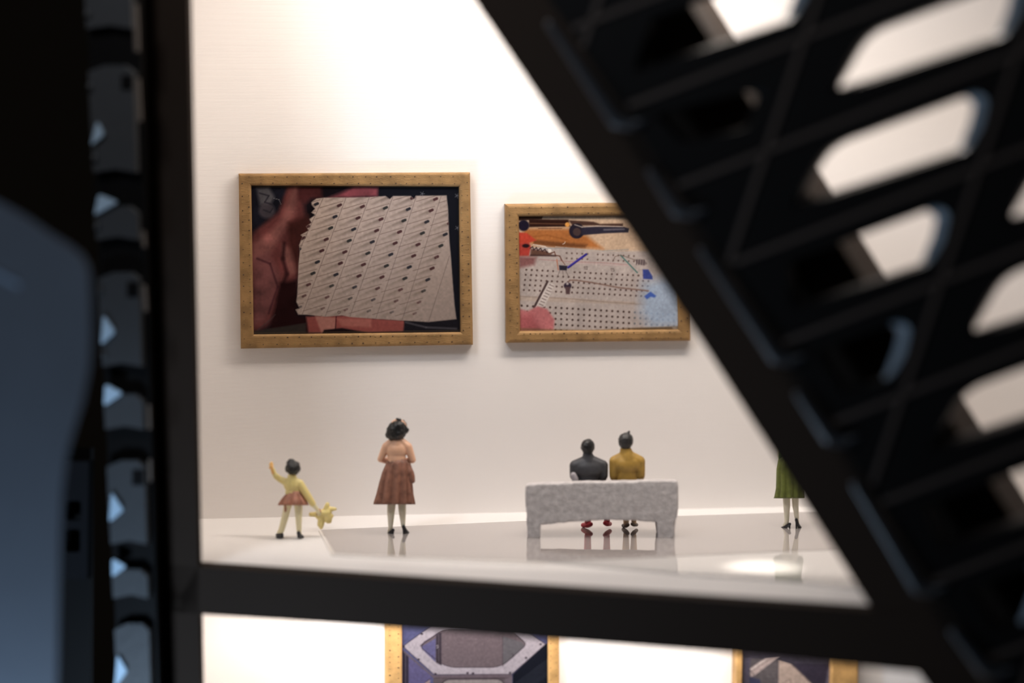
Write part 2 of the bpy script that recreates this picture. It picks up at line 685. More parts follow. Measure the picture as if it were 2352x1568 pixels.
for (i, j), p in nodes.items():
    for d in (uvec, vvec):
        s = clipseg(p - d, p)
        if s:
            b2 = bmesh.new()
            strip(b2, s[0], s[1], 13, -0.03, 0.03)
            obj('rib', b2, M_RIB, gd)
bm.free()
# rounded lips along the guard's left edge, long and short in turn
for (x0, y0), (x1, y1) in (((1262, 55), (1415, 280)), ((1494, 395), (1556, 485)), ((1612, 575), (1782, 822)),
                           ((1832, 905), (1905, 1008)), ((1962, 1112), (2108, 1350)), ((2188, 1450), (2262, 1540))):
    bm = bmesh.new()
    pp = [(x0, y0), (x1, y1), (x1 + 34, y1 + 8), (x1 + 66, y1 - 4)]
    rr = [0.05, 0.085, 0.06, 0.03]
    P3 = [on_guard(x, y, -0.03) - gd.location for x, y in pp]
    for k in range(3):
        capsule(bm, P3[k], rr[k], P3[k + 1], rr[k + 1], seg=12)
    fuse('edge_lip', bm, M_LIP, gd, voxel=0.02, smooth=3)

# ================================================================== LEFT GUARD STRIP
LO = -0.5


def on_left(px, py, off=0.0):
    return on_plane(px, py, A0 + FN * (LO + off), FN)


ls = thing('guard_strip', 'narrow upright strip of dark grey plates and pale blue painted light beside the left post', 'guard strip',
           on_left(270, 1560))


def XL(y):
    return 192 + 74 * y / 1568.0


def XR(y):
    return 306 + 44 * y / 1568.0


def lpart(name, pts, m, off, depth, bev=0.0):
    bm = bmesh.new()
    prism(bm, [on_left(x, y, off) - ls.location for x, y in pts], FN * depth)
    if bev:
        bevel(bm, bev, 2)
    return obj(name, bm, m, ls)


lpart('channel', [(XL(-80) + 6, -80), (XR(-80) + 14, -80), (XR(1650) + 14, 1650), (XL(1650) + 6, 1650)], M_BLACK, 0.12, 0.1)
for k, (y0, y1) in enumerate([(-90, 66), (150, 396), (474, 551), (626, 842), (906, 986), (1058, 1250), (1308, 1374), (1432, 1660)]):
    l0, l1, r0, r1 = XL(y0) + 3, XL(y1) + 3, XR(y0) - 4, XR(y1) - 4
    top = [(l0, y0 + 14), (l0 + (r0 - l0) * .35, y0), (l0 + (r0 - l0) * .8, y0), (r0, y0 + 16)]
    bot = [(r1, y1), (l1 + (r1 - l1) * .5, y1 - 8), (l1, y1)]
    lpart('long_plate' if k % 2 else 'short_plate', top + bot, M_GREY, 0.0, 0.1)
    if k % 2 and y0 < 1400:
        w = 14
        xm = XR(y0 + 55)
        lpart('square_hole', [(xm - 34, y0 + 22), (xm - 8, y0 + 22), (xm - 8, y0 + 56), (xm - 34, y0 + 56)], M_BLACK, -0.012, 0.01)
for T in ([(222, 278), (208, 334), (239, 309)], [(226, 446), (216, 494), (270, 464)], [(237, 724), (231, 792), (264, 762)],
          [(241, 882), (238, 932), (281, 903)], [(256, 1131), (250, 1199), (283, 1171)], [(257, 1282), (257, 1325), (290, 1300)],
          [(269, 1504), (263, 1580), (292, 1540)]):
    lpart('hole_light', [tuple(p) for p in round_poly([Vector(p) for p in T], 7, 3)], M_HOLELIGHT, -0.05, 0.04)  # bluish light in the strip's holes, painted as pale triangles
for (x, y) in ((201, 33), (207, 200), (217, 364), (223, 521), (231, 668), (239, 815)):
    bm = bmesh.new()
    p = on_left(x, y, -0.02) - ls.location
    ellipsoid(bm, p, (0.04, 0.025, 0.05), 12)
    obj('rivet', bm, M_GREY, ls, True)
for (x0, y0, x1, y1, w) in ((305, 10, 309, 118, 9), (310, 180, 315, 278, 9), (324, 530, 327, 568, 7), (326, 655, 330, 715, 8),
                            (338, 930, 340, 985, 5), (341, 1055, 342, 1105, 5)):
    lpart('edge_light', [(x0, y0), (x0 + w, y0), (x1 + w, y1), (x1, y1)], M_EDGELIGHT, -0.06, 0.03)  # room light on the strip's edge, painted as warm slivers

# slate blue board at the far left
BO = -3.5


def on_board(px, py, off=0.0):
    return on_plane(px, py, A0 + FN * (BO + off), FN)


bpts = [(-320, 300), (0, 465), (60, 498), (120, 540), (165, 568), (192, 592), (205, 625), (208, 700), (209, 780), (205, 845), (190, 920),
        (168, 990), (152, 1050), (142, 1130), (137, 1250), (134, 1400), (128, 1700), (-320, 1700)]
bm = bmesh.new()
bo = thing('blue_board', 'out of focus slate blue board with slanting top at far left edge', 'board', on_board(60, 1568))
prism(bm, [on_board(x, y) - bo.location for x, y in bpts], FN * 0.012)
obj('panel', bm, M_BOARD, bo)
bm = bmesh.new()
prism(bm, [on_board(x, y, -0.012) - bo.location for x, y in ((-30, 612), (45, 652), (42, 662), (-30, 624))], FN * 0.012)
obj('crease', bm, mat('crease_blue', (0.12, 0.17, 0.24), rough=0.7, linear=True), bo)

br = thing('bracket', 'small dark bracket behind the blue board at lower left', 'bracket', on_left(170, 1300, 0.6))
bm = bmesh.new()
outer_b = [Vector(p) for p in ((136, 1060), (204, 1060), (200, 1330), (136, 1330))]
hb_ = [round_poly([Vector(p) for p in ((150, 1150), (186, 1150), (186, 1195), (150, 1195))], 8),
       round_poly([Vector(p) for p in ((150, 1215), (184, 1215), (184, 1268), (150, 1268))], 8)]
plate(bm, outer_b, hb_, lambda p, d: on_left(p[0], p[1], 0.6) + FN * d - br.location, 0.15)
obj('bracket_plate', bm, mat('bracket_black', (0.004, 0.004, 0.005), rough=0.8, spec=0.1, linear=True), br)
bm = bmesh.new()
prism(bm, [on_left(x, y, 0.9) - br.location for x, y in ((134, 1030), (208, 1030), (206, 1650), (134, 1650))], FN * 0.1)
obj('back_plate', bm, M_BLACK, br)

# ================================================================== PICTURES
ILL = np.array([0.74, 0.65, 0.58])     # light falling there: print colours are given as seen


def seg_dist(X, Y, a, b):
    ax, ay = a
    bx, by = b
    dx, dy = bx - ax, by - ay
    L2 = dx * dx + dy * dy + 1e-9
    t_ = np.clip(((X - ax) * dx + (Y - ay) * dy) / L2, 0, 1)
    return np.hypot(X - (ax + t_ * dx), Y - (ay + t_ * dy)), t_


class Painter:
    """a small painter for flat prints: fills the vertex colours of a fine grid"""

    def __init__(self, x0, y0, x1, y1, step, base):
        self.nx = int((x1 - x0) / step) + 1
        self.ny = int((y1 - y0) / step) + 1
        xs = np.linspace(x0, x1, self.nx)
        ys = np.linspace(y0, y1, self.ny)
        self.X, self.Y = np.meshgrid(xs, ys)
        self.I = np.zeros((self.ny, self.nx, 3)) + np.array(base, float)
        self.rng = np.random.RandomState(3)

    def mix(self, mask, c):
        self.I = self.I * (1 - mask[..., None]) + np.array(c, float) * mask[..., None]

    def poly(self, pts, c, soft=4.0, alpha=1.0):
        X, Y = self.X, self.Y
        ins = np.zeros(X.shape, bool)
        n = len(pts)
        dmin = np.full(X.shape, 1e9)
        for i in range(n):
            (xa, ya), (xb, yb) = pts[i], pts[(i + 1) % n]
            cond = (ya > Y) != (yb > Y)
            with np.errstate(divide='ignore', invalid='ignore'):
                xi = (xb - xa) * (Y - ya) / (yb - ya + 1e-12) + xa
            ins ^= cond & (X < xi)
            d, _ = seg_dist(X, Y, pts[i], pts[(i + 1) % n])
            dmin = np.minimum(dmin, d)
        sd = np.where(ins, dmin, -dmin)
        self.mix(np.clip(sd / (2 * soft) + 0.5, 0, 1) * alpha, c)

    def line(self, a, b, w, c, soft=3.0, alpha=1.0, w2=None, fade=False):
        d, t_ = seg_dist(self.X, self.Y, a, b)
        ww = w if w2 is None else w + (w2 - w) * t_
        m = np.clip((ww / 2 - d) / (2 * soft) + 0.5, 0, 1) * alpha
        if fade:
            m = m * (1 - t_)
        self.mix(m, c)

    def path(self, pts, w, c, **k):
        for a, b in zip(pts, pts[1:]):
            self.line(a, b, w, c, **k)

    def dot(self, x, y, r, c, ry=None, soft=3.0, alpha=1.0):
        ry = ry or r
        d = np.hypot((self.X - x) / r, (self.Y - y) / ry)
        self.mix(np.clip((1 - d) * min(r, ry) / (2 * soft) + 0.5, 0, 1) * alpha, c)

    def blur_noise(self, cell, amp):
        ny, nx = self.ny // cell + 3, self.nx // cell + 3
        g = self.rng.randn(ny, nx)
        yy = np.arange(self.ny) / cell
        xx = np.arange(self.nx) / cell
        y0, x0 = yy.astype(int), xx.astype(int)
        fy, fx = (yy - y0)[:, None], (xx - x0)[None, :]
        v = (g[np.ix_(y0, x0)] * (1 - fy) * (1 - fx) + g[np.ix_(y0 + 1, x0)] * fy * (1 - fx)
             + g[np.ix_(y0, x0 + 1)] * (1 - fy) * fx + g[np.ix_(y0 + 1, x0 + 1)] * fy * fx)
        self.I = np.clip(self.I * (1 + amp * v[..., None]), 0, 255)


def print_material():
    m = bpy.data.materials.new('glossy_photo_print')
    m.use_nodes = True
    nt = m.node_tree
    b = nt.nodes['Principled BSDF']
    a = nt.nodes.new('ShaderNodeVertexColor')
    a.layer_name = 'ink'
    nt.links.new(a.outputs[0], b.inputs['Base Color'])
    b.inputs['Roughness'].default_value = 0.12
    b.inputs['Specular IOR Level'].default_value = 0.4
    return m


M_PRINT = print_material()


def make_print(name, P, mapf, parent, ill, desat=0.04):
    g = P.I.mean(-1, keepdims=True)
    P.I = P.I * (1 - desat) + g * desat
    """mapf(x, y) gives the 3-D point relative to the parent"""
    co = []
    n00, n10 = np.array(mapf(P.X[0, 0], P.Y[0, 0])), np.array(mapf(P.X[0, -1], P.Y[0, -1]))
    n01, n11 = np.array(mapf(P.X[-1, 0], P.Y[-1, 0])), np.array(mapf(P.X[-1, -1], P.Y[-1, -1]))
    u = np.linspace(0, 1, P.nx)[None, :, None]
    v = np.linspace(0, 1, P.ny)[:, None, None]
    co = n00 * (1 - u) * (1 - v) + n10 * u * (1 - v) + n01 * (1 - u) * v + n11 * u * v
    co = co.reshape(-1, 3)
    idx = np.arange(P.nx * P.ny).reshape(P.ny, P.nx)
    fa = np.stack([idx[1:, :-1], idx[1:, 1:], idx[:-1, 1:], idx[:-1, :-1]], -1).reshape(-1, 4)
    me = bpy.data.meshes.new(name)
    me.vertices.add(len(co))
    me.vertices.foreach_set('co', co.astype(np.float32).ravel())
    me.loops.add(fa.size)
    me.loops.foreach_set('vertex_index', fa.astype(np.int32).ravel())
    me.polygons.add(len(fa))
    me.polygons.foreach_set('loop_start', np.arange(0, fa.size, 4, dtype=np.int32))
    me.update(calc_edges=True)
    ca = me.color_attributes.new('ink', 'FLOAT_COLOR', 'POINT')
    c = np.clip(lin(P.I) / ill, 0, 0.9).reshape(-1, 3)
    c4 = np.concatenate([c, np.ones((len(c), 1))], 1)
    ca.data.foreach_set('color', c4.astype(np.float32).ravel())
    return link(name, me, M_PRINT, parent)


def picture(label, corners, inner, depth, gold, P, group='gold framed pictures on the back wall', bev=0.035, ticks=True, ill=ILL):
    """corners / inner: TL, TR, BR, BL of the frame in the picture's own wall position"""
    y = -depth
    W = [on_wall(x, yy, y) for x, yy in corners]
    I = [on_wall(x, yy, y) for x, yy in inner]
    base = Vector(((W[2].x + W[3].x) / 2, 0, (W[2].z + W[3].z) / 2))
    th = thing('framed_picture', label, 'picture', base, 0, group)
    for k in range(4):
        bm = bmesh.new()
        k2 = (k + 1) % 4
        prism(bm, [W[k] - base, W[k2] - base, I[k2] - base, I[k] - base], Vector((0, depth - 0.002, 0)))
        oe = [e for e in bm.edges if all((v.co - (W[k] - base)).length < 1e-3 or (v.co - (W[k2] - base)).length < 1e-3
                                         for v in e.verts)]
        ie = [e for e in bm.edges if all((v.co - (I[k] - base)).length < 1e-3 or (v.co - (I[k2] - base)).length < 1e-3
                                         for v in e.verts)]
        bmesh.ops.bevel(bm, geom=oe + ie, offset=bev, segments=3, affect='EDGES', profile=0.5)
        obj(('frame_top', 'frame_right', 'frame_bottom', 'frame_left')[k], bm, gold, th)
    # stitch-like seam marks of the print along the frame
    if ticks:
        bm, bd = bmesh.new(), bmesh.new()
        for k in range(4):
            k2 = (k + 1) % 4
            a = I[k].lerp(W[k], 0.22)
            b = I[k2].lerp(W[k2], 0.22)
            a2, b2 = I[k].lerp(W[k], 0.72), I[k2].lerp(W[k2], 0.72)
            n = int((b - a).length / 0.085)
            for q in range(1, n):
                for (s, e, target) in ((a, b, bm if q % 2 else bd), (a2, b2, bd if q % 2 else bm)):
                    p = s.lerp(e, (q + random.uniform(-.2, .2)) / n) - base
                    r = random.uniform(0.006, 0.011)
                    add_box(target, (p.x - r, p.y - 0.006, p.z - r * .7), (p.x + r, p.y + 0.004, p.z + r * .7))
        o1 = obj('seam_marks', bm, M_TICK, th)
        o1['kind'] = 'stuff'
        o2 = obj('seam_pits', bd, M_TICKD, th)
        o2['kind'] = 'stuff'
    # the print, set back in the frame, on its backing
    yb = -depth * 0.62
    bx = [Vector((p.x, yb, p.z)) - base for p in I]
    bx = [p + Vector((sx * 0.03, 0, sz * 0.03)) for p, (sx, sz) in zip(bx, ((-1, 1), (1, 1), (1, -1), (-1, -1)))]
    bm = bmesh.new()
    prism(bm, bx, Vector((0, -yb - 0.003, 0)))
    obj('backing', bm, M_BLACK, th)
    make_print('print', P, lambda x, yy: on_wall(x, yy, yb - 0.004) - base, th, ill)
    # dark gap line around the print
    return th


# --- picture one: a hand holding a cream woven-looking sheet
K1 = 590 / 2011.0


def c1(x, y):
    return (520 + x * K1, 370 + y * K1)


P = Painter(175, 185, 1855, 1385, 5.0, (24, 17, 20))
P.poly([(175, 600), (240, 520), (400, 400), (470, 195), (560, 195), (600, 330), (640, 500), (560, 640), (560, 900), (480, 1100), (380, 1250), (240, 1340), (175, 1340)],
       (92, 46, 42), soft=28)
P.poly([(200, 640), (330, 560), (420, 460), (520, 195), (560, 195), (540, 400), (420, 600), (330, 740), (200, 800)], (124, 72, 64), soft=25)
P.poly([(205, 760), (330, 720), (420, 900), (380, 1080), (300, 1250), (205, 1290)], (98, 56, 52), soft=30)
P.poly([(430, 640), (540, 700), (560, 860), (500, 900), (440, 760)], (112, 66, 58), soft=16)
P.path([(450, 640), (440, 760), (470, 880), (400, 1080)], 22, (44, 20, 20), soft=14)
P.path([(240, 760), (340, 800), (400, 980), (330, 1190)], 12, (62, 30, 32), soft=8)
P.poly([(480, 480), (640, 420), (660, 520), (570, 650), (560, 900), (480, 620)], (56, 26, 22), soft=24)
P.poly([(420, 950), (550, 930), (545, 1200), (640, 1230), (660, 1345), (330, 1330)], (34, 14, 14), soft=20)
P.poly([(560, 195), (740, 195), (750, 290), (660, 290), (620, 330), (560, 300)], (74, 34, 32), soft=20)
P.poly([(930, 230), (1000, 195), (1190, 195), (1180, 275), (830, 290), (760, 300)], (122, 58, 60), soft=18)
P.poly([(200, 195), (470, 195), (400, 380), (240, 520), (200, 540)], (24, 22, 28), soft=14)
P.poly([(235, 215), (330, 200), (375, 280), (350, 330), (260, 340)], (92, 84, 82), soft=16, alpha=.8)
P.dot(315, 385, 62, (78, 66, 66), soft=14, alpha=.7)
P.path([(260, 250), (330, 270), (300, 320), (360, 340)], 10, (40, 34, 38), soft=5)
P.path([(290, 380), (340, 400), (360, 370)], 8, (40, 34, 38), soft=5)
P.path([(370, 290), (410, 300), (425, 335)], 3, (130, 120, 116), soft=2)
P.blur_noise(14, 0.10)
P.poly([(1190, 195), (1830, 195), (1830, 1345), (1780, 1345), (1740, 500), (1720, 280), (1190, 275)], (21, 20, 24), soft=6)
bottomf = [(620, 1215), (950, 1205), (1140, 1230), (1390, 1245), (1420, 1345), (640, 1345)]
P.poly(bottomf, (126, 62, 54), soft=10)
P.poly([(690, 1210), (850, 1225), (855, 1345), (740, 1345)], (150, 94, 80), soft=8)
P.line((855, 1215), (850, 1310), 8, (60, 22, 22), soft=4)
P.poly([(860, 1230), (1130, 1235), (1130, 1300), (900, 1290)], (146, 82, 70), soft=10)
P.poly([(760, 1320), (900, 1305), (1100, 1340), (1400, 1330), (1400, 1360), (740, 1360)], (26, 16, 16), soft=6)
P.poly([(1390, 1245), (1580, 1255), (1830, 1240), (1830, 1360), (1380, 1360)], (26, 22, 25), soft=8)
P.path([(1400, 1260), (1560, 1300), (1800, 1310)], 10, (92, 84, 84), soft=7, alpha=.7)
P.path([(210, 1350), (330, 1250), (380, 1200)], 8, (70, 56, 54), soft=5, alpha=.6)
P.poly([(210, 1330), (620, 1265), (620, 1345), (230, 1360)], (50, 44, 38), soft=8, alpha=.8)
# the cream sheet with its jagged rim
sheetp = [(662, 320), (700, 292), (760, 285), (1100, 282), (1240, 272), (1275, 296), (1300, 272), (1440, 272), (1465, 296), (1480, 270), (1722, 268),
          (1735, 380), (1738, 500), (1746, 640), (1756, 740), (1772, 960), (1786, 1130), (1800, 1235), (1580, 1258), (1380, 1246), (1160, 1232), (960, 1218),
          (900, 1205), (770, 1216), (630, 1200), (560, 1200), (540, 1160), (570, 1150), (545, 1100), (552, 1040), (556, 940), (562, 800), (572, 700), (566, 655),
          (592, 590), (578, 575), (640, 540), (620, 508), (662, 480), (646, 452), (690, 420), (662, 400), (690, 370), (664, 340)]
P.poly(sheetp, (174, 146, 128), soft=4)
ins_mask = Painter(175, 185, 1855, 1385, 5.0, (0, 0, 0))
ins_mask.poly(sheetp, (255, 255, 255), soft=4)
before = P.I.copy()
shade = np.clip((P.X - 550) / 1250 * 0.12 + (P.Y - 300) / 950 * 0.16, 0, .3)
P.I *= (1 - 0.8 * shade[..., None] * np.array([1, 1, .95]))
for i in range(-1, 6):
    for j in range(-2, 11):
        x, y = 880 + i * 180 - j * 34.5, 345 + i * 10 + j * 88.5
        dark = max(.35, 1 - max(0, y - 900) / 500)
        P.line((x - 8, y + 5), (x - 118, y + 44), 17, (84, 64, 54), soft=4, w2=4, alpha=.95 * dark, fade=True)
        P.line((x - 20, y + 14), (x - 140, y + 60), 30, (132, 110, 96), soft=8, w2=10, alpha=.8)
        P.line((x + 30, y - 34), (x - 150, y + 18), 5, (100, 78, 68), soft=2.5, alpha=.8)
        P.line((x + 60, y - 60), (x - 90, y + 0), 3, (130, 108, 95), soft=2.5, alpha=.5)
        col = ((66, 40, 38), (42, 38, 40), (48, 44, 40), (70, 42, 40))[(i * 3 + j * 5) % 4]
        P.line((x - 9, y + 4), (x + 11, y - 5), 21 - max(0, (y - 900)) * .02, col, soft=3, alpha=dark)
for xt, yt, xb, yb_ in ((755, 285, 570, 690), (932, 285, 590, 1200), (1115, 282, 770, 1214), (1300, 275, 960, 1220), (1485, 270, 1165, 1232),
                        (1680, 270, 1370, 1246), (1745, 740, 1580, 1256)):
    P.line((xt, yt), (xb, yb_), 4, (104, 84, 76), soft=2.6, alpha=.9)
for (x, y) in ((960, 905), (880, 990), (1620, 750)):
    P.path([(x - 30, y + 5), (x - 10, y - 20), (x, y + 12), (x + 14, y - 14), (x + 26, y + 8)], 4, (120, 102, 88), soft=3, alpha=.6)
P.path([(868, 1180), (872, 1172), (884, 1174), (886, 1188), (874, 1194), (868, 1182)], 4, (80, 62, 54), soft=2)
mk = ins_mask.I[..., :1] / 255.0
P.I = before * (1 - mk) + P.I * mk
P.blur_noise(3, 0.03)
for (x, y) in ((1530, 255), (1805, 270), (1808, 520)):
    for a in range(5):
        P.line((x, y), (x + 18 * math.cos(a * 1.3), y + 18 * math.sin(a * 1.3)), 4, (120, 112, 110), soft=3, alpha=.7)
P.path([(196, 200), (1818, 204), (1828, 1325), (216, 1345)], 8, (90, 72, 50), soft=4, alpha=.5)
_old = Painter.__init__
f1o = [(548, 399), (1080, 396), (1087, 792), (553, 801)]
f1i = [c1(195, 192), c1(1822, 200), c1(1834, 1340), c1(214, 1358)]
P.X, P.Y = c1(P.X, P.Y)
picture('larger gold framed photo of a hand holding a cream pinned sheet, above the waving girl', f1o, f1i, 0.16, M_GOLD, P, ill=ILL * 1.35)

# --- picture two: electronics board
K2 = 500 / 2063.0


def c2(x, y):
    return (1130 + x * K2, 440 + y * K2)


P = Painter(235, 215, 1800, 1345, 5.0, (178, 156, 143))
P.poly([(235, 215), (1800, 215), (1800, 560), (1050, 560), (500, 520), (235, 540)], (196, 158, 126), soft=12)
P.poly([(235, 215), (1300, 215), (1300, 262), (235, 262)], (142, 118, 98), soft=8)
P.poly([(250, 230), (480, 232), (470, 262), (250, 275)], (60, 38, 28), soft=5)
P.poly([(300, 350), (740, 350), (900, 420), (1050, 540), (700, 520), (400, 500), (290, 460)], (172, 100, 50), soft=22)
P.poly([(400, 455), (900, 500), (880, 530), (560, 518), (390, 492)], (116, 66, 36), soft=12)
P.path([(350, 430), (520, 410), (720, 460)], 9, (130, 70, 30), soft=9, alpha=.6)
P.poly([(350, 262), (720, 265), (740, 330), (350, 335)], (48, 26, 20), soft=7)
P.line((360, 300), (700, 306), 9, (96, 60, 40), soft=4)
P.line((440, 348), (660, 348), 6, (84, 50, 36), soft=3)
P.poly([(720, 270), (960, 285), (1020, 305), (1240, 300), (1240, 330), (960, 320), (760, 320)], (74, 48, 38), soft=7)
P.dot(800, 372, 72, (38, 30, 38), soft=6)
P.dot(802, 380, 38, (74, 54, 50), soft=6)
P.poly([(840, 330), (1240, 330), (1300, 345), (1290, 385), (1050, 395), (850, 412)], (46, 40, 50), soft=6)
P.path([(780, 312), (850, 335), (1000, 325), (1240, 330)], 8, (196, 170, 150), soft=4, alpha=.85)
P.line((1060, 360), (1250, 355), 12, (130, 118, 118), soft=8, alpha=.8)
P.dot(712, 312, 22, (214, 140, 66), soft=5)
P.dot(300, 320, 52, (32, 24, 36), soft=8)
P.poly([(250, 385), (330, 390), (420, 460), (300, 500), (250, 500)], (190, 64, 44), soft=8)
P.poly([(250, 490), (350, 480), (370, 520), (350, 610), (250, 610)], (176, 60, 48), soft=9)
P.dot(320, 512, 34, (40, 22, 24), ry=18, soft=5)
P.poly([(250, 610), (420, 620), (400, 690), (260, 720)], (134, 84, 78), soft=20)
P.poly([(370, 540), (560, 570), (560, 600), (360, 610)], (100, 66, 52), soft=8)
P.line((370, 600), (600, 606), 14, (70, 46, 42), soft=6)
P.path([(390, 500), (500, 518), (560, 560), (640, 620)], 8, (220, 196, 176), soft=4)
P.path([(360, 535), (385, 520), (395, 550), (420, 528), (432, 555), (460, 535), (475, 562), (500, 545), (520, 575), (545, 555)], 9, (58, 36, 36), soft=3)
P.dot(545, 560, 18, (226, 206, 190), soft=4)
P.path([(560, 580), (590, 570), (600, 600), (640, 610), (660, 650)], 10, (96, 56, 44), soft=4)
P.path([(480, 536), (700, 535), (1050, 560), (1290, 545)], 4, (122, 132, 136), soft=2.5)
P.path([(600, 520), (1060, 565), (1300, 575)], 5, (186, 166, 150), soft=3)
P.path([(440, 640), (760, 662), (1060, 672), (1280, 690)], 4, (176, 110, 104), soft=2.5)
P.path([(700, 668), (1060, 690), (1290, 700)], 4, (206, 160, 150), soft=2.5)
H = (112, 88, 78)
for r_, y0 in ((0, 580), (1, 630)):
    for k in range(14):
        if k == 5:
            continue
        P.dot(705 + k * 49, y0 + k * 2.2, 9, H, soft=3)
for r_ in range(5):
    for k in range(24):
        x = 325 + k * 50.5 - r_ * 6
        y = 738 + r_ * 48 + k * 2.6
        if 600 < x < 740 and r_ < 1:
            continue
        P.dot(x, y, 9.5, (88, 66, 58), soft=3.2)
P.poly([(260, 990), (700, 1005), (1100, 1030), (1500, 1050), (1500, 1075), (1000, 1058), (260, 1030)], (176, 150, 132), soft=8)
P.path([(270, 990), (700, 1010), (1050, 1042), (1420, 1066)], 8, (138, 114, 98), soft=5, alpha=.7)
for r_ in range(5):
    for k in range(-6, 22):
        x = 602 + k * 53.5 - r_ * 1
        y = 1098 + r_ * 53 + k * 3.2
        if x > 1730:
            continue
        P.dot(x, y, 10.5, (74, 54, 46) if x < 1300 else (116, 110, 108), soft=3.2)
# blue wash at lower right
P.poly([(1430, 860), (1800, 760), (1800, 1290), (1500, 1290), (1400, 1140)], (150, 164, 182), soft=70, alpha=.75)
P.poly([(1425, 735), (1480, 735), (1520, 800), (1520, 830), (1430, 825)], (58, 66, 122), soft=6)
P.poly([(1440, 990), (1500, 945), (1555, 985), (1540, 1002), (1500, 995), (1465, 1018)], (70, 92, 158), soft=6)
P.line((720, 716), (890, 592), 20, (44, 34, 116), soft=4)
P.line((715, 712), (850, 612), 8, (88, 70, 150), soft=4)
P.line((1215, 600), (1375, 766), 11, (58, 102, 92), soft=4)
P.path([(1140, 660), (1165, 612), (1215, 600), (1290, 622), (1360, 650)], 6, (110, 86, 74), soft=3)
P.poly([(1350, 640), (1440, 640), (1470, 680), (1440, 700), (1370, 680)], (128, 108, 100), soft=5)
for k in range(4):
    P.line((1370 + k * 24, 645), (1365 + k * 24, 690), 7, (70, 52, 56), soft=3)
P.poly([(632, 695), (712, 700), (705, 745), (636, 742)], (46, 40, 48), soft=4)
P.path([(612, 640), (625, 740)], 8, (176, 96, 62), soft=3)
P.path([(650, 640), (690, 690)], 7, (120, 72, 54), soft=3)
for a, b in (((640, 745), (620, 800)), ((668, 745), (672, 800)), ((695, 745), (722, 800))):
    P.line(a, b, 6, (120, 100, 90), soft=3)
P.path([(715, 860), (735, 838), (800, 838), (950, 860), (1200, 908), (1480, 938)], 13, (132, 98, 84), soft=4)
P.dot(714, 890, 36, (50, 36, 46), ry=32, soft=5)
P.poly([(690, 900), (740, 900), (735, 970), (700, 970)], (86, 62, 60), soft=6)
P.dot(712, 870, 12, (180, 160, 150), soft=6)
P.poly([(520, 845), (590, 880), (500, 1090), (400, 1095)], (198, 176, 162), soft=5)
P.line((525, 850), (398, 1095), 20, (76, 56, 52), soft=4)
for k in range(8):
    P.line((545 - k * 14, 880 + k * 26), (580 - k * 14, 895 + k * 26), 6, (86, 66, 60), soft=3)
P.poly([(260, 1110), (340, 1130), (430, 1085), (520, 1110), (590, 1210), (580, 1330), (260, 1330)], (186, 104, 100), soft=12)
P.poly([(260, 1180), (380, 1160), (470, 1330), (260, 1330)], (160, 78, 76), soft=30, alpha=.7)


def glyphs(P, s, x, y, h, w, c):
    G = {'0': [(0, 0), (1, 0), (1, 1), (0, 1), (0, 0)], '1': [(.2, .2), (.6, 0), (.6, 1)],
         '5': [(1, 0), (0, 0), (0, .45), (.9, .45), (1, 1), (0, 1)]}
    for ch in s:
        P.path([(x + a * w, y + b * h) for a, b in G[ch]], 4.5, c, soft=2.2)
        x += w * 1.5


glyphs(P, '10', 866, 708, 28, 14, (92, 74, 68))
glyphs(P, '15', 1120, 724, 28, 14, (92, 74, 68))
P.path([(668, 496), (686, 488), (690, 474)], 4, (240, 220, 196), soft=2)
P.poly([(235, 1290), (900, 1312), (1350, 1290), (1800, 1270), (1800, 1345), (235, 1345)], (122, 92, 62), soft=7, alpha=.6)
P.poly([(1250, 1292), (1700, 1282), (1720, 1306), (1400, 1312)], (84, 60, 36), soft=6, alpha=.7)
P.blur_noise(3, 0.035)
P.blur_noise(20, 0.03)
f2o = [(1161, 469), (1590, 464), (1587, 783), (1163, 788)]
f2i = [c2(258, 236), c2(1762, 222), c2(1768, 1306), c2(272, 1322)]
P.X, P.Y = c2(P.X, P.Y)
picture('smaller gold framed photo of an electronics breadboard with wires, half behind the slanting beam', f2o, f2i, 0.16,
        M_GOLD, P, bev=0.05, ill=ILL * 1.55)

# --- picture three (lower gallery): grey hexagonal casing
K3 = 460 / 2352.0


def c3(x, y):
    return (860 + x * K3, 1400 + y * K3)


P = Painter(310, -400, 2055, 1500, 6.5, (84, 76, 98))
P.poly([(330, -400), (2040, -400), (2040, 1500), (330, 1500)], (74, 70, 96), soft=3)
LT = (150, 134, 134)
P.poly([(390, 420), (700, 150), (1500, 150), (2020, 420), (1600, 760), (700, 760)], (96, 80, 82), soft=4)
P.poly([(400, 520), (660, 760), (640, 1500), (400, 1500)], (82, 72, 98), soft=4)
P.poly([(330, 470), (400, 540), (400, 1500), (330, 1500)], (46, 38, 46), soft=5)
P.line((365, 520), (365, 1500), 8, (84, 74, 80), soft=4)
hexo = [(335, 425), (720, 140), (1660, 140), (2010, 400), (1610, 752), (700, 758)]
hexi = round_poly([Vector(p) for p in ((530, 430), (800, 220), (1600, 220), (1790, 400), (1480, 672), (840, 672))], [60, 90, 90, 60, 120, 120], 8)
P.poly(hexo, LT, soft=3)
P.poly([tuple(p) for p in hexi], (92, 76, 76), soft=3)
P.poly([(545, 430), (720, 330), (715, 610), (560, 460)], (82, 74, 100), soft=4)
P.poly([(720, 280), (785, 260), (785, 650), (720, 615)], (52, 42, 46), soft=4)
P.line((752, 280), (752, 620), 5, (92, 78, 80), soft=3)
P.path([(540, 420), (590, 370), (740, 280)], 12, (66, 54, 60), soft=4)
P.poly([(1500, 300), (1740, 380), (1760, 430), (1620, 560), (1505, 650)], (84, 76, 76), soft=4)
P.line((1502, 300), (1502, 660), 7, (60, 46, 48), soft=3)
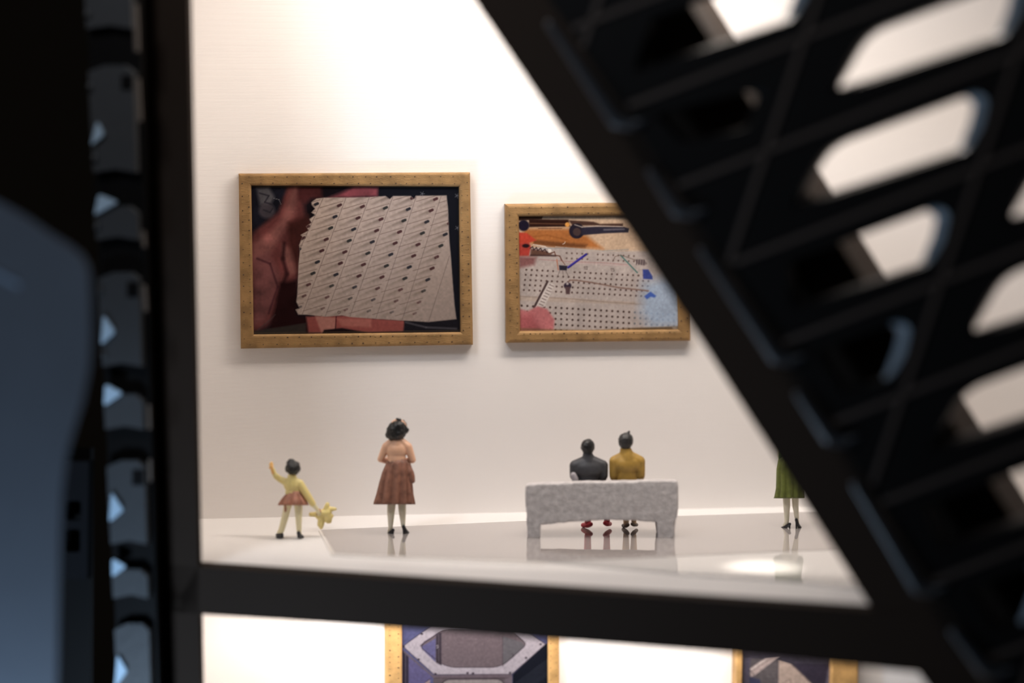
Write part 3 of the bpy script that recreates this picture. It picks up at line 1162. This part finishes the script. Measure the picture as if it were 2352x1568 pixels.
P.path([tuple(p) for p in hexi] + [tuple(hexi[0])], 7, (48, 38, 42), soft=3)
P.path(hexo + [hexo[0]], 7, (50, 40, 46), soft=3)
P.line((350, 490), (690, 780), 20, (88, 74, 78), soft=4)
P.poly([(660, 765), (1615, 758), (1612, 800), (690, 800)], (90, 74, 76), soft=3)
P.line((700, 800), (1600, 798), 8, (46, 34, 38), soft=3)
P.poly([(690, 800), (1540, 800), (1540, 1500), (690, 1500)], (84, 70, 70), soft=3)
P.poly([(1530, 800), (1615, 790), (1610, 1500), (1530, 1500)], (96, 80, 82), soft=3)
P.path([tuple(p) for p in round_poly([Vector(p) for p in ((770, 1500), (780, 812), (1530, 806), (1540, 1500))], [1, 110, 110, 1], 8)], 6, (44, 34, 38), soft=3)
P.poly([tuple(p) for p in round_poly([Vector(p) for p in ((785, 1500), (795, 820), (1515, 814), (1525, 1500))], [1, 100, 100, 1], 8)], (128, 112, 106), soft=3)
P.poly([(1620, 755), (2010, 400), (2040, 380), (2040, 1500), (1620, 1500)], (22, 22, 28), soft=4)
for k in range(22):
    x = 1640 + k * 30
    P.path([(x, 860 - k * 22), (x - 60, 1100 - k * 22)], 5, (62, 62, 68), soft=3, alpha=.8)
    P.path([(x + 15, 990 - k * 22), (x - 50, 1230 - k * 22)], 5, (50, 50, 56), soft=3, alpha=.7)
for (x, y) in ((555, 278), (342, 427), (518, 578), (715, 748), (1090, 738), (1155, 742), (1590, 735), (1780, 560), (1950, 400)):
    P.dot(x, y, 15, (50, 40, 44), ry=12, soft=4)
P.path([(725, 420), (740, 412), (745, 432), (732, 446)], 4, (176, 160, 158), soft=2)
P.path([(1605, 520), (1618, 510), (1630, 525), (1618, 545)], 5, (40, 28, 30), soft=3)
P.path([(590, 855), (650, 805)], 6, (46, 36, 44), soft=3)
P.poly([(585, 859), (650, 815), (650, 1500), (600, 1500)], (136, 110, 104), soft=4)
P.blur_noise(3, 0.04)
f3o = [(884, 1310), (1284, 1310), (1286, 1700), (885, 1700)]
f3i = [c3(325, -220), c3(2038, -220), c3(2040, 1300), c3(327, 1300)]
P.X, P.Y = c3(P.X, P.Y)
picture('bright gold framed picture of a grey six-sided casing below the floor rail', f3o, f3i, 0.16, M_GOLD2, P, bev=0.03, ill=ILL * 2)

# --- picture four (lower right)
K4 = 360 / 2352.0


def c4(x, y):
    return (1660 + x * K4, 1440 + y * K4)


P = Painter(300, -600, 1660, 1500, 9.0, (62, 54, 60))
P.poly([(330, 450), (830, 480), (830, 1500), (330, 1500)], (82, 72, 70), soft=8)
P.poly([(330, 450), (420, 450), (400, 700), (380, 1500), (330, 1500)], (74, 66, 76), soft=8)
P.poly([(400, 740), (560, 780), (620, 1500), (400, 1500)], (54, 52, 68), soft=10)
P.poly([(840, 480), (1020, 540), (1330, 836), (1500, 1000), (1500, 1500), (820, 1500)], (158, 132, 116), soft=6)
P.poly([(1040, 540), (1640, 540), (1640, 1500), (1500, 1000)], (50, 42, 50), soft=8)
P.line((1040, 560), (1340, 850), 14, (96, 78, 72), soft=6)
P.poly([(1590, 590), (1640, 590), (1640, 1500), (1540, 1500), (1540, 850)], (84, 76, 86), soft=6)
P.poly([(410, 615), (640, 450), (860, 420), (480, 720), (420, 740)], (158, 134, 124), soft=5)
P.line((415, 640), (640, 480), 12, (186, 168, 154), soft=4)
P.line((430, 660), (680, 490), 8, (92, 76, 72), soft=3)
P.line((410, 640), (480, 720), 9, (60, 50, 56), soft=3)
P.path([(900, 836), (1010, 770), (1025, 836)], 10, (112, 88, 80), soft=4)
for k in range(12):
    P.line((520 + 23 * k, 620 + (k * 53) % 210), (575 + 23 * k, 628 + (k * 53) % 210), 9, (98, 86, 82), soft=4, alpha=.7)
P.blur_noise(3, 0.05)
f4o = [(1695, 1330), (1976, 1330), (1970, 1700), (1688, 1700)]
f4i = [(1709, 1350), (1914, 1350), (1906, 1680), (1703, 1680)]
P.X, P.Y = c4(P.X, P.Y)
picture('gold framed picture with dark and tan shapes at the lower right below the rail', f4o, f4i, 0.3, M_GOLD2, P, bev=0.03,
        ticks=False, ill=ILL * 1.6)

# ================================================================== FIGURES


NX = Vector((math.cos(YAW), -math.sin(YAW), 0))
NY = Vector((math.sin(YAW), math.cos(YAW), 0))


def two_tone(o, m2, z):
    me = o.data
    me.materials.append(m2)
    for p in me.polygons:
        if p.center.z > z:
            p.material_index = 1
    return o


class Fig:
    """works in pixels of the photograph at the figure's own distance; faces the back wall"""

    def __init__(self, label, px, py, ox=0.0, lift=0.0, name='figurine', cat='figurine'):
        p = on_floor(px, py, lift)
        self.s = scale_at(p)
        self.px, self.py = px, py
        self.o = thing(name, label, cat, p, -YAW)

    def P(self, x, y, d=0.0):
        # point seen at (x, y), d metres beyond the figure's own upright plane
        o = self.o.location
        q = on_plane(x, y, o + NY * d, NY) - o
        return Vector((q.dot(NX), q.dot(NY), q.z))

    def cap(self, bm, a, ra, b, rb, flat=1.0, grow=0.0):
        capsule(bm, self.P(*a), (ra + grow) / self.s, self.P(*b), (rb + grow) / self.s, flat=flat)

    def ell(self, bm, c, r):
        ellipsoid(bm, self.P(*c), tuple(v / self.s for v in r))

    def chain(self, bm, pts, grow=0.0, flat=1.0):
        for a, b in zip(pts, pts[1:]):
            self.cap(bm, a[0], a[1], b[0], b[1], flat, grow)

    def hand(self, bm, c, direction, side=1, size=1.0):
        """palm with four fingers and a thumb"""
        c = self.P(*c)
        d = Vector(direction).normalized()
        n = Vector((0, 1, 0)) if abs(d.y) < 0.8 else Vector((0, 0, 1))
        w = d.cross(n).normalized()
        capsule(bm, c, 0.028 * size, c + d * 0.045 * size, 0.030 * size)
        for k, L in enumerate((0.062, 0.072, 0.068, 0.052)):
            b0 = c + d * 0.055 * size + w * (k - 1.5) * 0.0195 * size
            b1 = b0 + d * L * 0.55 * size + n * 0.006
            b2 = b1 + d * L * 0.4 * size + n * 0.02 * size
            capsule(bm, b0, 0.0095 * size, b1, 0.009 * size, seg=8, rings=2)
            capsule(bm, b1, 0.009 * size, b2, 0.0075 * size, seg=8, rings=2)
        t0 = c + w * side * 0.024 * size + d * 0.01
        t1 = t0 + (w * side * 0.8 + d * 0.7).normalized() * 0.045 * size + n * 0.01
        capsule(bm, t0, 0.011 * size, t1, 0.009 * size, seg=8, rings=2)

    def skirt(self, name, m, rows, pleats, amp, cx_d=0.0):
        """rows: (x_centre, y, half width px, depth px); pleated sheet with thickness"""
        bm = bmesh.new()
        seg = pleats * 8
        rings = []
        n = len(rows)
        for layer in (0, 1):
            order = range(n) if layer == 0 else range(n - 1, -1, -1)
            for i in order:
                x, y, hw, hd = rows[i]
                t_ = i / (n - 1)
                ring = []
                for k in range(seg):
                    a = 2 * math.pi * k / seg
                    ph = a * pleats + 0.8 * math.sin(a * 2 + t_)
                    f = 1 + amp * (0.2 + 0.8 * t_) * (abs(math.cos(ph / 2)) * 2 - 1)
                    th = 0.0 if layer == 0 else 1.6
                    ring.append(bm.verts.new(self.P(x + (hw - th) * f * math.cos(a), y, (hd - th) / self.s * f * math.sin(a))))
                rings.append(ring)
        for i in range(len(rings)):
            a, b = rings[i], rings[(i + 1) % len(rings)]
            for k in range(seg):
                bm.faces.new((a[k], a[(k + 1) % seg], b[(k + 1) % seg], b[k]))
        o = obj(name, bm, m, self.o, True)
        return o

    def face(self, bm, c, r, D=0.0):
        """nose, brow and ears on the far side of the head (c = head centre)"""
        x, y = c
        d = D + r * 0.98 / self.s
        self.cap(bm, (x, y + 1, d), 1.2, (x, y + 5, d + 0.018), 2.2)
        for s in (-1, 1):
            self.ell(bm, (x + s * r * .92, y + 3, D), (1.6, 2.2, 3.6))
        self.cap(bm, (x - 3.5, y + 10, d - 0.012), 1.4, (x + 3.5, y + 10, d - 0.012), 1.4)

    def eyes(self, c, r):
        x, y = c
        for s in (-1, 1):
            bm = bmesh.new()
            self.ell(bm, (x + s * 5.5, y + 1, r * 0.93 / self.s), (1.9, 1.9, 1.5))
            obj('eye', bm, M_SHOE, self.o, True)


# ---- standing woman, peach blouse and brown skirt
f = Fig('miniature standing woman with black hair, peach blouse and long brown pleated skirt', 911, 1228)
s = f.s
bm = bmesh.new()
f.ell(bm, (913, 988, .03), (15, 17, 19))
f.cap(bm, (912, 1003, 0), 9, (911, 1020, 0), 11)
f.chain(bm, [((898, 1024, 0), 10), ((902, 1060, 0), 10), ((901, 1085, 0), 17)])
f.chain(bm, [((924, 1024, 0), 10), ((920, 1060, 0), 10), ((921, 1085, 0), 17)])
f.chain(bm, [((901, 1085, 0), 15), ((900, 1145, .02), 10), ((898, 1175, -.01), 9.2), ((897, 1212, 0), 5.2)])
f.chain(bm, [((921, 1085, 0), 15), ((923, 1145, .02), 10), ((924, 1172, -.01), 9), ((926, 1208, 0), 5)])
f.chain(bm, [((897, 1212, 0), 5), ((893, 1223, .07), 4)])
f.chain(bm, [((926, 1208, 0), 5), ((934, 1222, .06), 4)])
f.chain(bm, [((888, 1028, 0), 7), ((874, 1055, .0), 5), ((884, 1058, .14), 4.6)])
f.chain(bm, [((936, 1028, 0), 7), ((948, 1057, .0), 5), ((934, 1058, .16), 4.6)])
f.hand(bm, (886, 1058, .15), (0.8, .35, .2), 1)
f.hand(bm, (932, 1057, .17), (-0.8, .2, .2), -1)
f.face(bm, (913, 987), 17)
two_tone(fuse('body', bm, M_STOCK, f.o, 0.0085, 2), M_SKIN, 0.95)
f.eyes((913, 985), 18)
bm = bmesh.new()
f.ell(bm, (911, 1033), (24, 18, 21))
f.ell(bm, (911, 1052), (20, 17, 18))
f.cap(bm, (904, 1013, 0), 9, (888, 1026, 0), 9.5)
f.cap(bm, (919, 1013, 0), 9, (936, 1026, 0), 9.5)
f.cap(bm, (912, 1008, 0), 11, (911, 1020, 0), 15)
f.chain(bm, [((887, 1027, 0), 9), ((874, 1054, .0), 6), ((886, 1058, .13), 6)])
f.chain(bm, [((937, 1027, 0), 9), ((948, 1056, .0), 6), ((936, 1058, .14), 6)])
fuse('blouse', bm, M_PEACH, f.o, 0.010, 3, grow=0.009)
f.skirt('skirt', M_BROWN, [(914, 1054, 20, 16), (914, 1064, 26, 20), (911, 1085, 31, 24), (909, 1110, 35, 27), (907, 1135, 38, 30),
                           (906, 1152, 41, 32), (906, 1158, 41, 32)], 12, 0.19)
bm = bmesh.new()
f.ell(bm, (911, 989), (22, 22, 22))
f.ell(bm, (908, 999), (21, 19, 12))
f.ell(bm, (916, 978), (18, 20, 15))
f.ell(bm, (933, 988), (6, 8, 7))
f.ell(bm, (895, 998), (9, 10, 9))
fuse('hair', bm, M_HAIR, f.o, 0.010, 3, disp=0.012, dscale=22, grow=0.006)
bm = bmesh.new()
f.chain(bm, [((902, 969, -.04), 3), ((909, 965, -.04), 3.5), ((917, 964, -.04), 3.5), ((927, 970, -.04), 3.4), ((932, 978, -.03), 2.8)])
fuse('headband', bm, M_SKIN, f.o, 0.007, 2)
bm = bmesh.new()
f.cap(bm, (912, 962, -.05), 2.8, (919, 964, -.05), 3.4)
obj('hair_bun', bm, M_HAIR, f.o, True)
bm = bmesh.new()
f.chain(bm, [((938, 1068, -.02), 7), ((942, 1085, -.04), 9), ((944, 1100, -.04), 9.5)])
f.cap(bm, (936, 1098, -.04), 8, (946, 1103, -.04), 8)
fuse('handbag', bm, M_BROWN, f.o, 0.012, 2, disp=0.01)
for pts in ([((903, 1217, -.03), 4), ((896, 1223, .03), 4.5), ((889, 1226, .09), 3)],
            [((927, 1209, -.04), 4), ((930, 1218, -.01), 5.5), ((938, 1225, .07), 4)],):
    bm = bmesh.new()
    f.chain(bm, pts)
    last, first = pts[-1][0], pts[0][0]
    f.cap(bm, (first[0], first[1] + 2, first[2]), 2.5, (first[0], 1225.6, first[2]), 2)
    fuse('shoe', bm, M_SHOE, f.o, 0.008, 1)

# ---- waving girl
f = Fig('miniature girl in yellow top and short rust pleated skirt raising one arm', 670, 1237)
bm = bmesh.new()
f.ell(bm, (671, 1074, .02), (13, 14, 15))
f.cap(bm, (671, 1086, 0), 8, (671, 1098, 0), 9)
f.chain(bm, [((664, 1108, 0), 11), ((668, 1130, 0), 11), ((668, 1146, 0), 13)])
f.chain(bm, [((680, 1108, 0), 11), ((678, 1130, 0), 11), ((680, 1146, 0), 13)])
f.chain(bm, [((664, 1146, 0), 11), ((659, 1170, .0), 8.5), ((654, 1190, -.01), 8), ((646, 1218, 0), 7)])
f.chain(bm, [((684, 1146, 0), 11), ((686, 1170, .0), 9), ((686, 1192, -.01), 7.5), ((687, 1222, 0), 5.5)])
f.chain(bm, [((646, 1218, 0), 7), ((642, 1223, .06), 6.5)])
f.chain(bm, [((687, 1222, 0), 5.5), ((690, 1230, .06), 4)])
f.chain(bm, [((656, 1106, 0), 8), ((640, 1098, .02), 6), ((631, 1090, .02), 5.5), ((627, 1078, .02), 4.6)])
f.chain(bm, [((688, 1108, 0), 8), ((706, 1138, .0), 7), ((718, 1156, .01), 6), ((729, 1170, .03), 4.4)])
f.hand(bm, (730, 1171, .03), (.3, .1, -1), -1, .75)
f.face(bm, (671, 1073), 14)
two_tone(fuse('body', bm, M_STOCKY, f.o, 0.0085, 2), M_YELLOW, 0.55)
f.eyes((671, 1072), 14)
bm = bmesh.new()
f.chain(bm, [((629, 1086, .02), 5.4), ((626, 1078, .02), 4.8)])
f.hand(bm, (625.5, 1077, .02), (-.25, .1, 1), 1, .8)
fuse('raised_hand', bm, M_ORANGE, f.o, 0.0075, 1)
bm = bmesh.new()
f.ell(bm, (671, 1113), (19, 14, 17))
f.ell(bm, (672, 1130), (16.5, 13, 9))
f.cap(bm, (671, 1093, 0), 9, (671, 1104, 0), 13)
f.chain(bm, [((657, 1107, 0), 8), ((643, 1100, .02), 6.5), ((634, 1093, .02), 6)])
f.chain(bm, [((688, 1110, 0), 9), ((706, 1138, .0), 8), ((718, 1156, .01), 6.6)])
fuse('blouse', bm, M_YELLOW, f.o, 0.010, 3, grow=0.006)
f.skirt('skirt', M_RUST, [(674, 1128, 15, 13), (674, 1134, 17.5, 15), (673, 1142, 23, 19), (673, 1150, 28, 23), (673, 1157, 31, 25), (673, 1160, 31, 25)],
        9, 0.17)
bm = bmesh.new()
f.ell(bm, (673, 1074), (16.5, 17.5, 16.5))
f.ell(bm, (669, 1063), (10, 11, 9))
f.ell(bm, (660, 1077), (5, 7, 6))
fuse('hair', bm, M_HAIR, f.o, 0.0085, 3, disp=0.012, dscale=26, grow=0.005)
bm = bmesh.new()
f.chain(bm, [((657, 1160, -.03), 4), ((656, 1171, -.04), 3.4), ((655, 1178, -.035), 2)])
fuse('skirt_ribbon', bm, M_RUST, f.o, 0.008, 1)
for pts in ([((648, 1227, -.02), 4), ((640, 1227.5, .03), 4.5), ((636, 1228, .07), 3.6)],
            [((686, 1224, -.04), 5), ((688, 1230, .0), 5.5), ((694, 1232, .05), 4.4)]):
    bm = bmesh.new()
    f.chain(bm, pts)
    x0, x1 = pts[0][0], pts[-1][0]
    f.cap(bm, (x0[0], 1232, x0[2]), 4, (x1[0], 1234, x1[2]), 3)
    fuse('shoe', bm, M_SHOE, f.o, 0.008, 1)

# ---- the doll she holds
g = Fig('small yellow soft toy dangling from the hand of the waving girl', 740, 1233, name='soft_toy', cat='toy')
g.o.location.z += 0.0
bm = bmesh.new()
g.chain(bm, [((734, 1182, 0), 11), ((752, 1176, 0), 10)])
g.chain(bm, [((738, 1185, 0), 8), ((737, 1204, 0), 8), ((738, 1211, 0), 4.5)])
g.chain(bm, [((752, 1178, 0), 9), ((755, 1194, 0), 8.5)])
g.chain(bm, [((748, 1172, 0), 7), ((752, 1158, 0), 5.5)])
g.chain(bm, [((756, 1168, 0), 6), ((770, 1169, 0), 4)])
g.chain(bm, [((730, 1180, 0), 7), ((715, 1181, 0), 5.5)])
g.ell(bm, (760, 1184, 0), (7, 6, 6))
fuse('toy_body', bm, M_YELLOW, g.o, 0.011, 3, disp=0.008, dscale=14)
bm = bmesh.new()
g.chain(bm, [((733, 1170, -.03), 3.2), ((735, 1176, -.06), 3.2), ((728, 1181, -.07), 2.4)])
fuse('rust_band', bm, M_RUST, g.o, 0.008, 1)

# ---- bench
b0 = on_floor(1380, 1239)
bs = scale_at(b0)
bench = thing('bench', 'grey speckled foam bench with a thick backrest, seen from behind on the polished floor', 'bench', b0, -YAW)


def BP(x, y, d=0.0):
    return Vector(((x - 1380) / bs, d, (1239 - y) / bs + 0.0))


def foam(name, pts_px, d0, d1, rnd=7, disp=0.006):
    bm = bmesh.new()
    pr = round_poly([Vector(p) for p in pts_px], rnd, 4)
    prism(bm, [BP(p.x, p.y, d0) for p in pr], Vector((0, d1 - d0, 0)))
    bmesh.ops.triangulate(bm, faces=bm.faces)
    return fuse(name, bm, M_BENCH, bench, 0.02, 4, disp=disp, dscale=9)


foam('backrest', [(1207, 1111), (1300, 1107), (1400, 1105), (1480, 1103), (1556, 1102), (1558, 1140), (1556, 1190), (1540, 1203), (1470, 1196),
                  (1400, 1193), (1300, 1199), (1245, 1206), (1212, 1200), (1206, 1150)], 0.0, 0.17, 9)
foam('seat', [(1215, 1166), (1550, 1164), (1550, 1190), (1215, 1194)], 0.15, 0.52, 5)
for (x0, x1) in ((1210, 1242), (1509, 1551)):
    foam('leg', [(x0 - 1, 1185), (x1 + 2, 1185), (x1, 1210), (x1 - 1, 1238.6), (x0 + 2, 1238.6), (x0, 1210)], 0.0, 0.15, 4)
    foam('leg', [(x0, 1182), (x1 + 2, 1182), (x1, 1210), (x1 - 1, 1238.6), (x0 + 4, 1238.6), (x0, 1210)], 0.30, 0.46, 4)


# ---- seated pair
def sitter(label, cx, head, hr, neck_y, sh, coat, hair, shoes, legm, shoe_m, tuft, skinm, bun):
    f = Fig(label, cx, 1239)
    f.o.location = bench.location + NX * ((cx - 1380) / bs)
    f.s = bs
    D = 0.34
    hx, hy = head
    lx, rx, sy = sh
    mid = (lx + rx) / 2
    bm = bmesh.new()
    f.ell(bm, (hx, hy + 1, D + .02), (hr * .86, hr * .95, hr))
    f.cap(bm, (hx, hy + hr, D + .035), hr * .42, (mid, sy - 2, D + .01), hr * .5)
    f.chain(bm, [((mid - 12, sy + 6, D), 12), ((mid - 10, 1110, D), 12), ((mid - 9, 1143, D), 12)])
    f.chain(bm, [((mid + 12, sy + 6, D), 12), ((mid + 10, 1110, D), 12), ((mid + 9, 1143, D), 12)])
    for k, sgn in enumerate((-1, 1)):
        ft = shoes[k]
        f.chain(bm, [((mid + sgn * 9, 1140, D), 10), ((ft[0], 1146, D + .32), 7.5), ((ft[0], 1185, D + .34), 6.5), ((ft[0], ft[1] - 6, D + .34), 4.5)])
        ex = lx + 11 if sgn < 0 else rx - 11
        f.chain(bm, [((ex, sy + 11, D), 7), ((ex + sgn * 1, 1094, D), 6), ((mid + sgn * 14, 1118, D + .2), 5)])
        f.hand(bm, (mid + sgn * 13, 1120, D + .22), (-sgn * .3, 1, -.2), sgn)
    f.face(bm, (hx, hy), hr, D + .02)
    body = fuse('body', bm, skinm, f.o, 0.0095, 2)
    bm = bmesh.new()
    # coat over trunk and arms
    f.ell(bm, (mid, sy + 18, D), ((rx - lx) / 2 - 6, 20, 24))
    f.cap(bm, (mid, sy + 20, D), 23, (mid, 1122, D), 23, flat=.7)
    f.cap(bm, (hx, neck_y - 2, D - .01), hr * .66, (mid, sy + 4, D), hr * 1.1)
    for sgn, ex in ((-1, lx + 10), (1, rx - 10)):
        f.chain(bm, [((mid + sgn * 8, sy + 4, D), 14), ((ex, sy + 11, D), 11), ((ex + sgn * 1, 1092, D), 9.5), ((mid + sgn * 20, 1112, D + .10), 8)])
    c = fuse('coat', bm, coat, f.o, 0.012, 4, grow=0.014)
    bm = bmesh.new()
    f.ell(bm, (hx, hy - 1, D - .015), (hr * 1.02, hr * 1.05, hr * 1.08))
    f.ell(bm, (hx + 1, hy - hr * .35, D), (hr * .9, hr, hr * .8))
    f.ell(bm, (hx, hy + hr * .5, D - .02), (hr * .78, hr * .85, hr * .68))
    fuse('hair', bm, hair, f.o, 0.0085, 2, disp=0.008, dscale=25, grow=0.006)
    bm = bmesh.new()
    f.chain(bm, [((tuft[0] - 3, tuft[1] + 9, D), 5), ((tuft[0], tuft[1] + 2, D), 2.6)] if not bun else
            [((tuft[0] - 4, tuft[1] + 11, D), 8), ((tuft[0] - 1, tuft[1] + 5, D), 5), ((tuft[0] + 2, tuft[1], D), 2.4)])
    obj('hair_tuft', bm, hair, f.o, True)
    for k, (x, y, w, h) in enumerate(shoes):
        bm = bmesh.new()
        sg = -1 if k == 0 else 1
        f.chain(bm, [((x - sg * w * .25, y - h * .1, D + .30), h * .45), ((x, y, D + .34), h * .55), ((x + sg * w * .4, y + h * .05, D + .42), h * .45)])
        fuse('shoe', bm, shoe_m, f.o, 0.0085, 1)
        bm = bmesh.new()
        f.chain(bm, [((x, y - h * .5, D + .345), h * .6), ((x, 1150, D + .335), 9.5)])
        fuse('trouser_leg' if shoe_m is M_RED else 'stocking', bm, legm, f.o, 0.0095, 1)
    return f


f = sitter('miniature seated figure with black hair and charcoal coat, left one on the bench', 1352, (1350, 1026), 15, 1046, (1311, 1394, 1058),
           M_COAT, M_HAIR, ((1350, 1205, 26, 13), (1394, 1202, 17, 12)), M_RED, M_RED, (1355, 1008), M_SKIN, False)
for (x, y, r) in ((1317, 1093, 7.5),):
    bm = bmesh.new()
    f.cap(bm, (x, y - 2, .26), r, (x + 4, y + 8, .26), r + 1)
    fuse('pale_elbow', bm, M_CUFF, f.o, 0.011, 2)
sitter('miniature seated figure with grey-black hair bun and mustard coat, right one on the bench', 1440, (1437, 1013), 16.5, 1034,
       (1402, 1479, 1048), M_MUSTARD, M_HAIR2, ((1438, 1206, 15, 11), (1456, 1204, 15, 10)), M_TAN, M_DKBR, (1443, 991), M_SKIN, True)

# ---- woman in green by the slanting beam
f = Fig('miniature woman in green pleated skirt and black shoes, half hidden by the slanting beam', 1816, 1216)
bm = bmesh.new()
f.ell(bm, (1818, 975), (18, 19, 23))
f.cap(bm, (1818, 992, 0), 9, (1818, 1008, 0), 11)
f.chain(bm, [((1806, 1014, 0), 12), ((1808, 1045, 0), 12), ((1808, 1070, 0), 16)])
f.chain(bm, [((1830, 1014, 0), 12), ((1828, 1045, 0), 12), ((1828, 1070, 0), 16)])
f.chain(bm, [((1808, 1072, 0), 14), ((1806, 1130, .0), 9), ((1807, 1162, -.01), 8), ((1807, 1198, 0), 5.2)])
f.chain(bm, [((1828, 1072, 0), 14), ((1826, 1130, .0), 9), ((1827, 1160, -.01), 7.5), ((1830, 1190, 0), 5)])
f.chain(bm, [((1807, 1198, 0), 5), ((1801, 1208, .05), 4)])
f.chain(bm, [((1830, 1190, 0), 4.5), ((1833, 1208, .05), 4)])
f.chain(bm, [((1793, 1012, 0), 9), ((1790, 1045, .0), 6), ((1796, 1070, .08), 5)])
f.chain(bm, [((1843, 1012, 0), 9), ((1848, 1045, .0), 6), ((1846, 1070, .08), 5)])
f.hand(bm, (1797, 1072, .09), (.1, .3, -1), 1)
f.hand(bm, (1845, 1072, .09), (-.1, .3, -1), -1)
f.face(bm, (1818, 975), 17)
fuse('body', bm, M_STOCK, f.o, 0.0095, 2)
f.eyes((1818, 973), 18)
bm = bmesh.new()
f.ell(bm, (1818, 1022), (26, 16, 20))
f.ell(bm, (1818, 1046), (21, 15, 16))
f.chain(bm, [((1795, 1014, 0), 10), ((1792, 1045, .0), 7.5), ((1796, 1064, .06), 6.5)])
f.chain(bm, [((1841, 1014, 0), 10), ((1847, 1045, .0), 7.5), ((1845, 1064, .06), 6.5)])
fuse('blouse', bm, M_GREENT, f.o, 0.013, 3)
f.skirt('skirt', M_GREEN, [(1817, 1046, 20, 16), (1815, 1056, 27, 21), (1813, 1078, 28, 23), (1813, 1100, 28, 24), (1814, 1120, 29, 25), (1813, 1140, 31, 26),
                           (1812, 1144, 31, 26)], 12, 0.14)
bm = bmesh.new()
f.ell(bm, (1818, 976), (20, 21, 20))
f.ell(bm, (1818, 966), (17, 18, 15))
fuse('hair', bm, M_HAIR, f.o, 0.012, 3, disp=0.012, dscale=22)
for pts in ([((1814, 1203, -.04), 3.6), ((1806, 1209, .0), 4), ((1793, 1213, .07), 2.6)],
            [((1829, 1193, -.04), 3.8), ((1832, 1204, -.02), 4.2), ((1839, 1212, .06), 3)]):
    bm = bmesh.new()
    f.chain(bm, pts)
    p = pts[0][0]
    f.cap(bm, (p[0], p[1] + 2, p[2]), 2.4, (p[0], 1213.5, p[2]), 1.8)
    fuse('shoe', bm, M_SHOE, f.o, 0.008, 1)
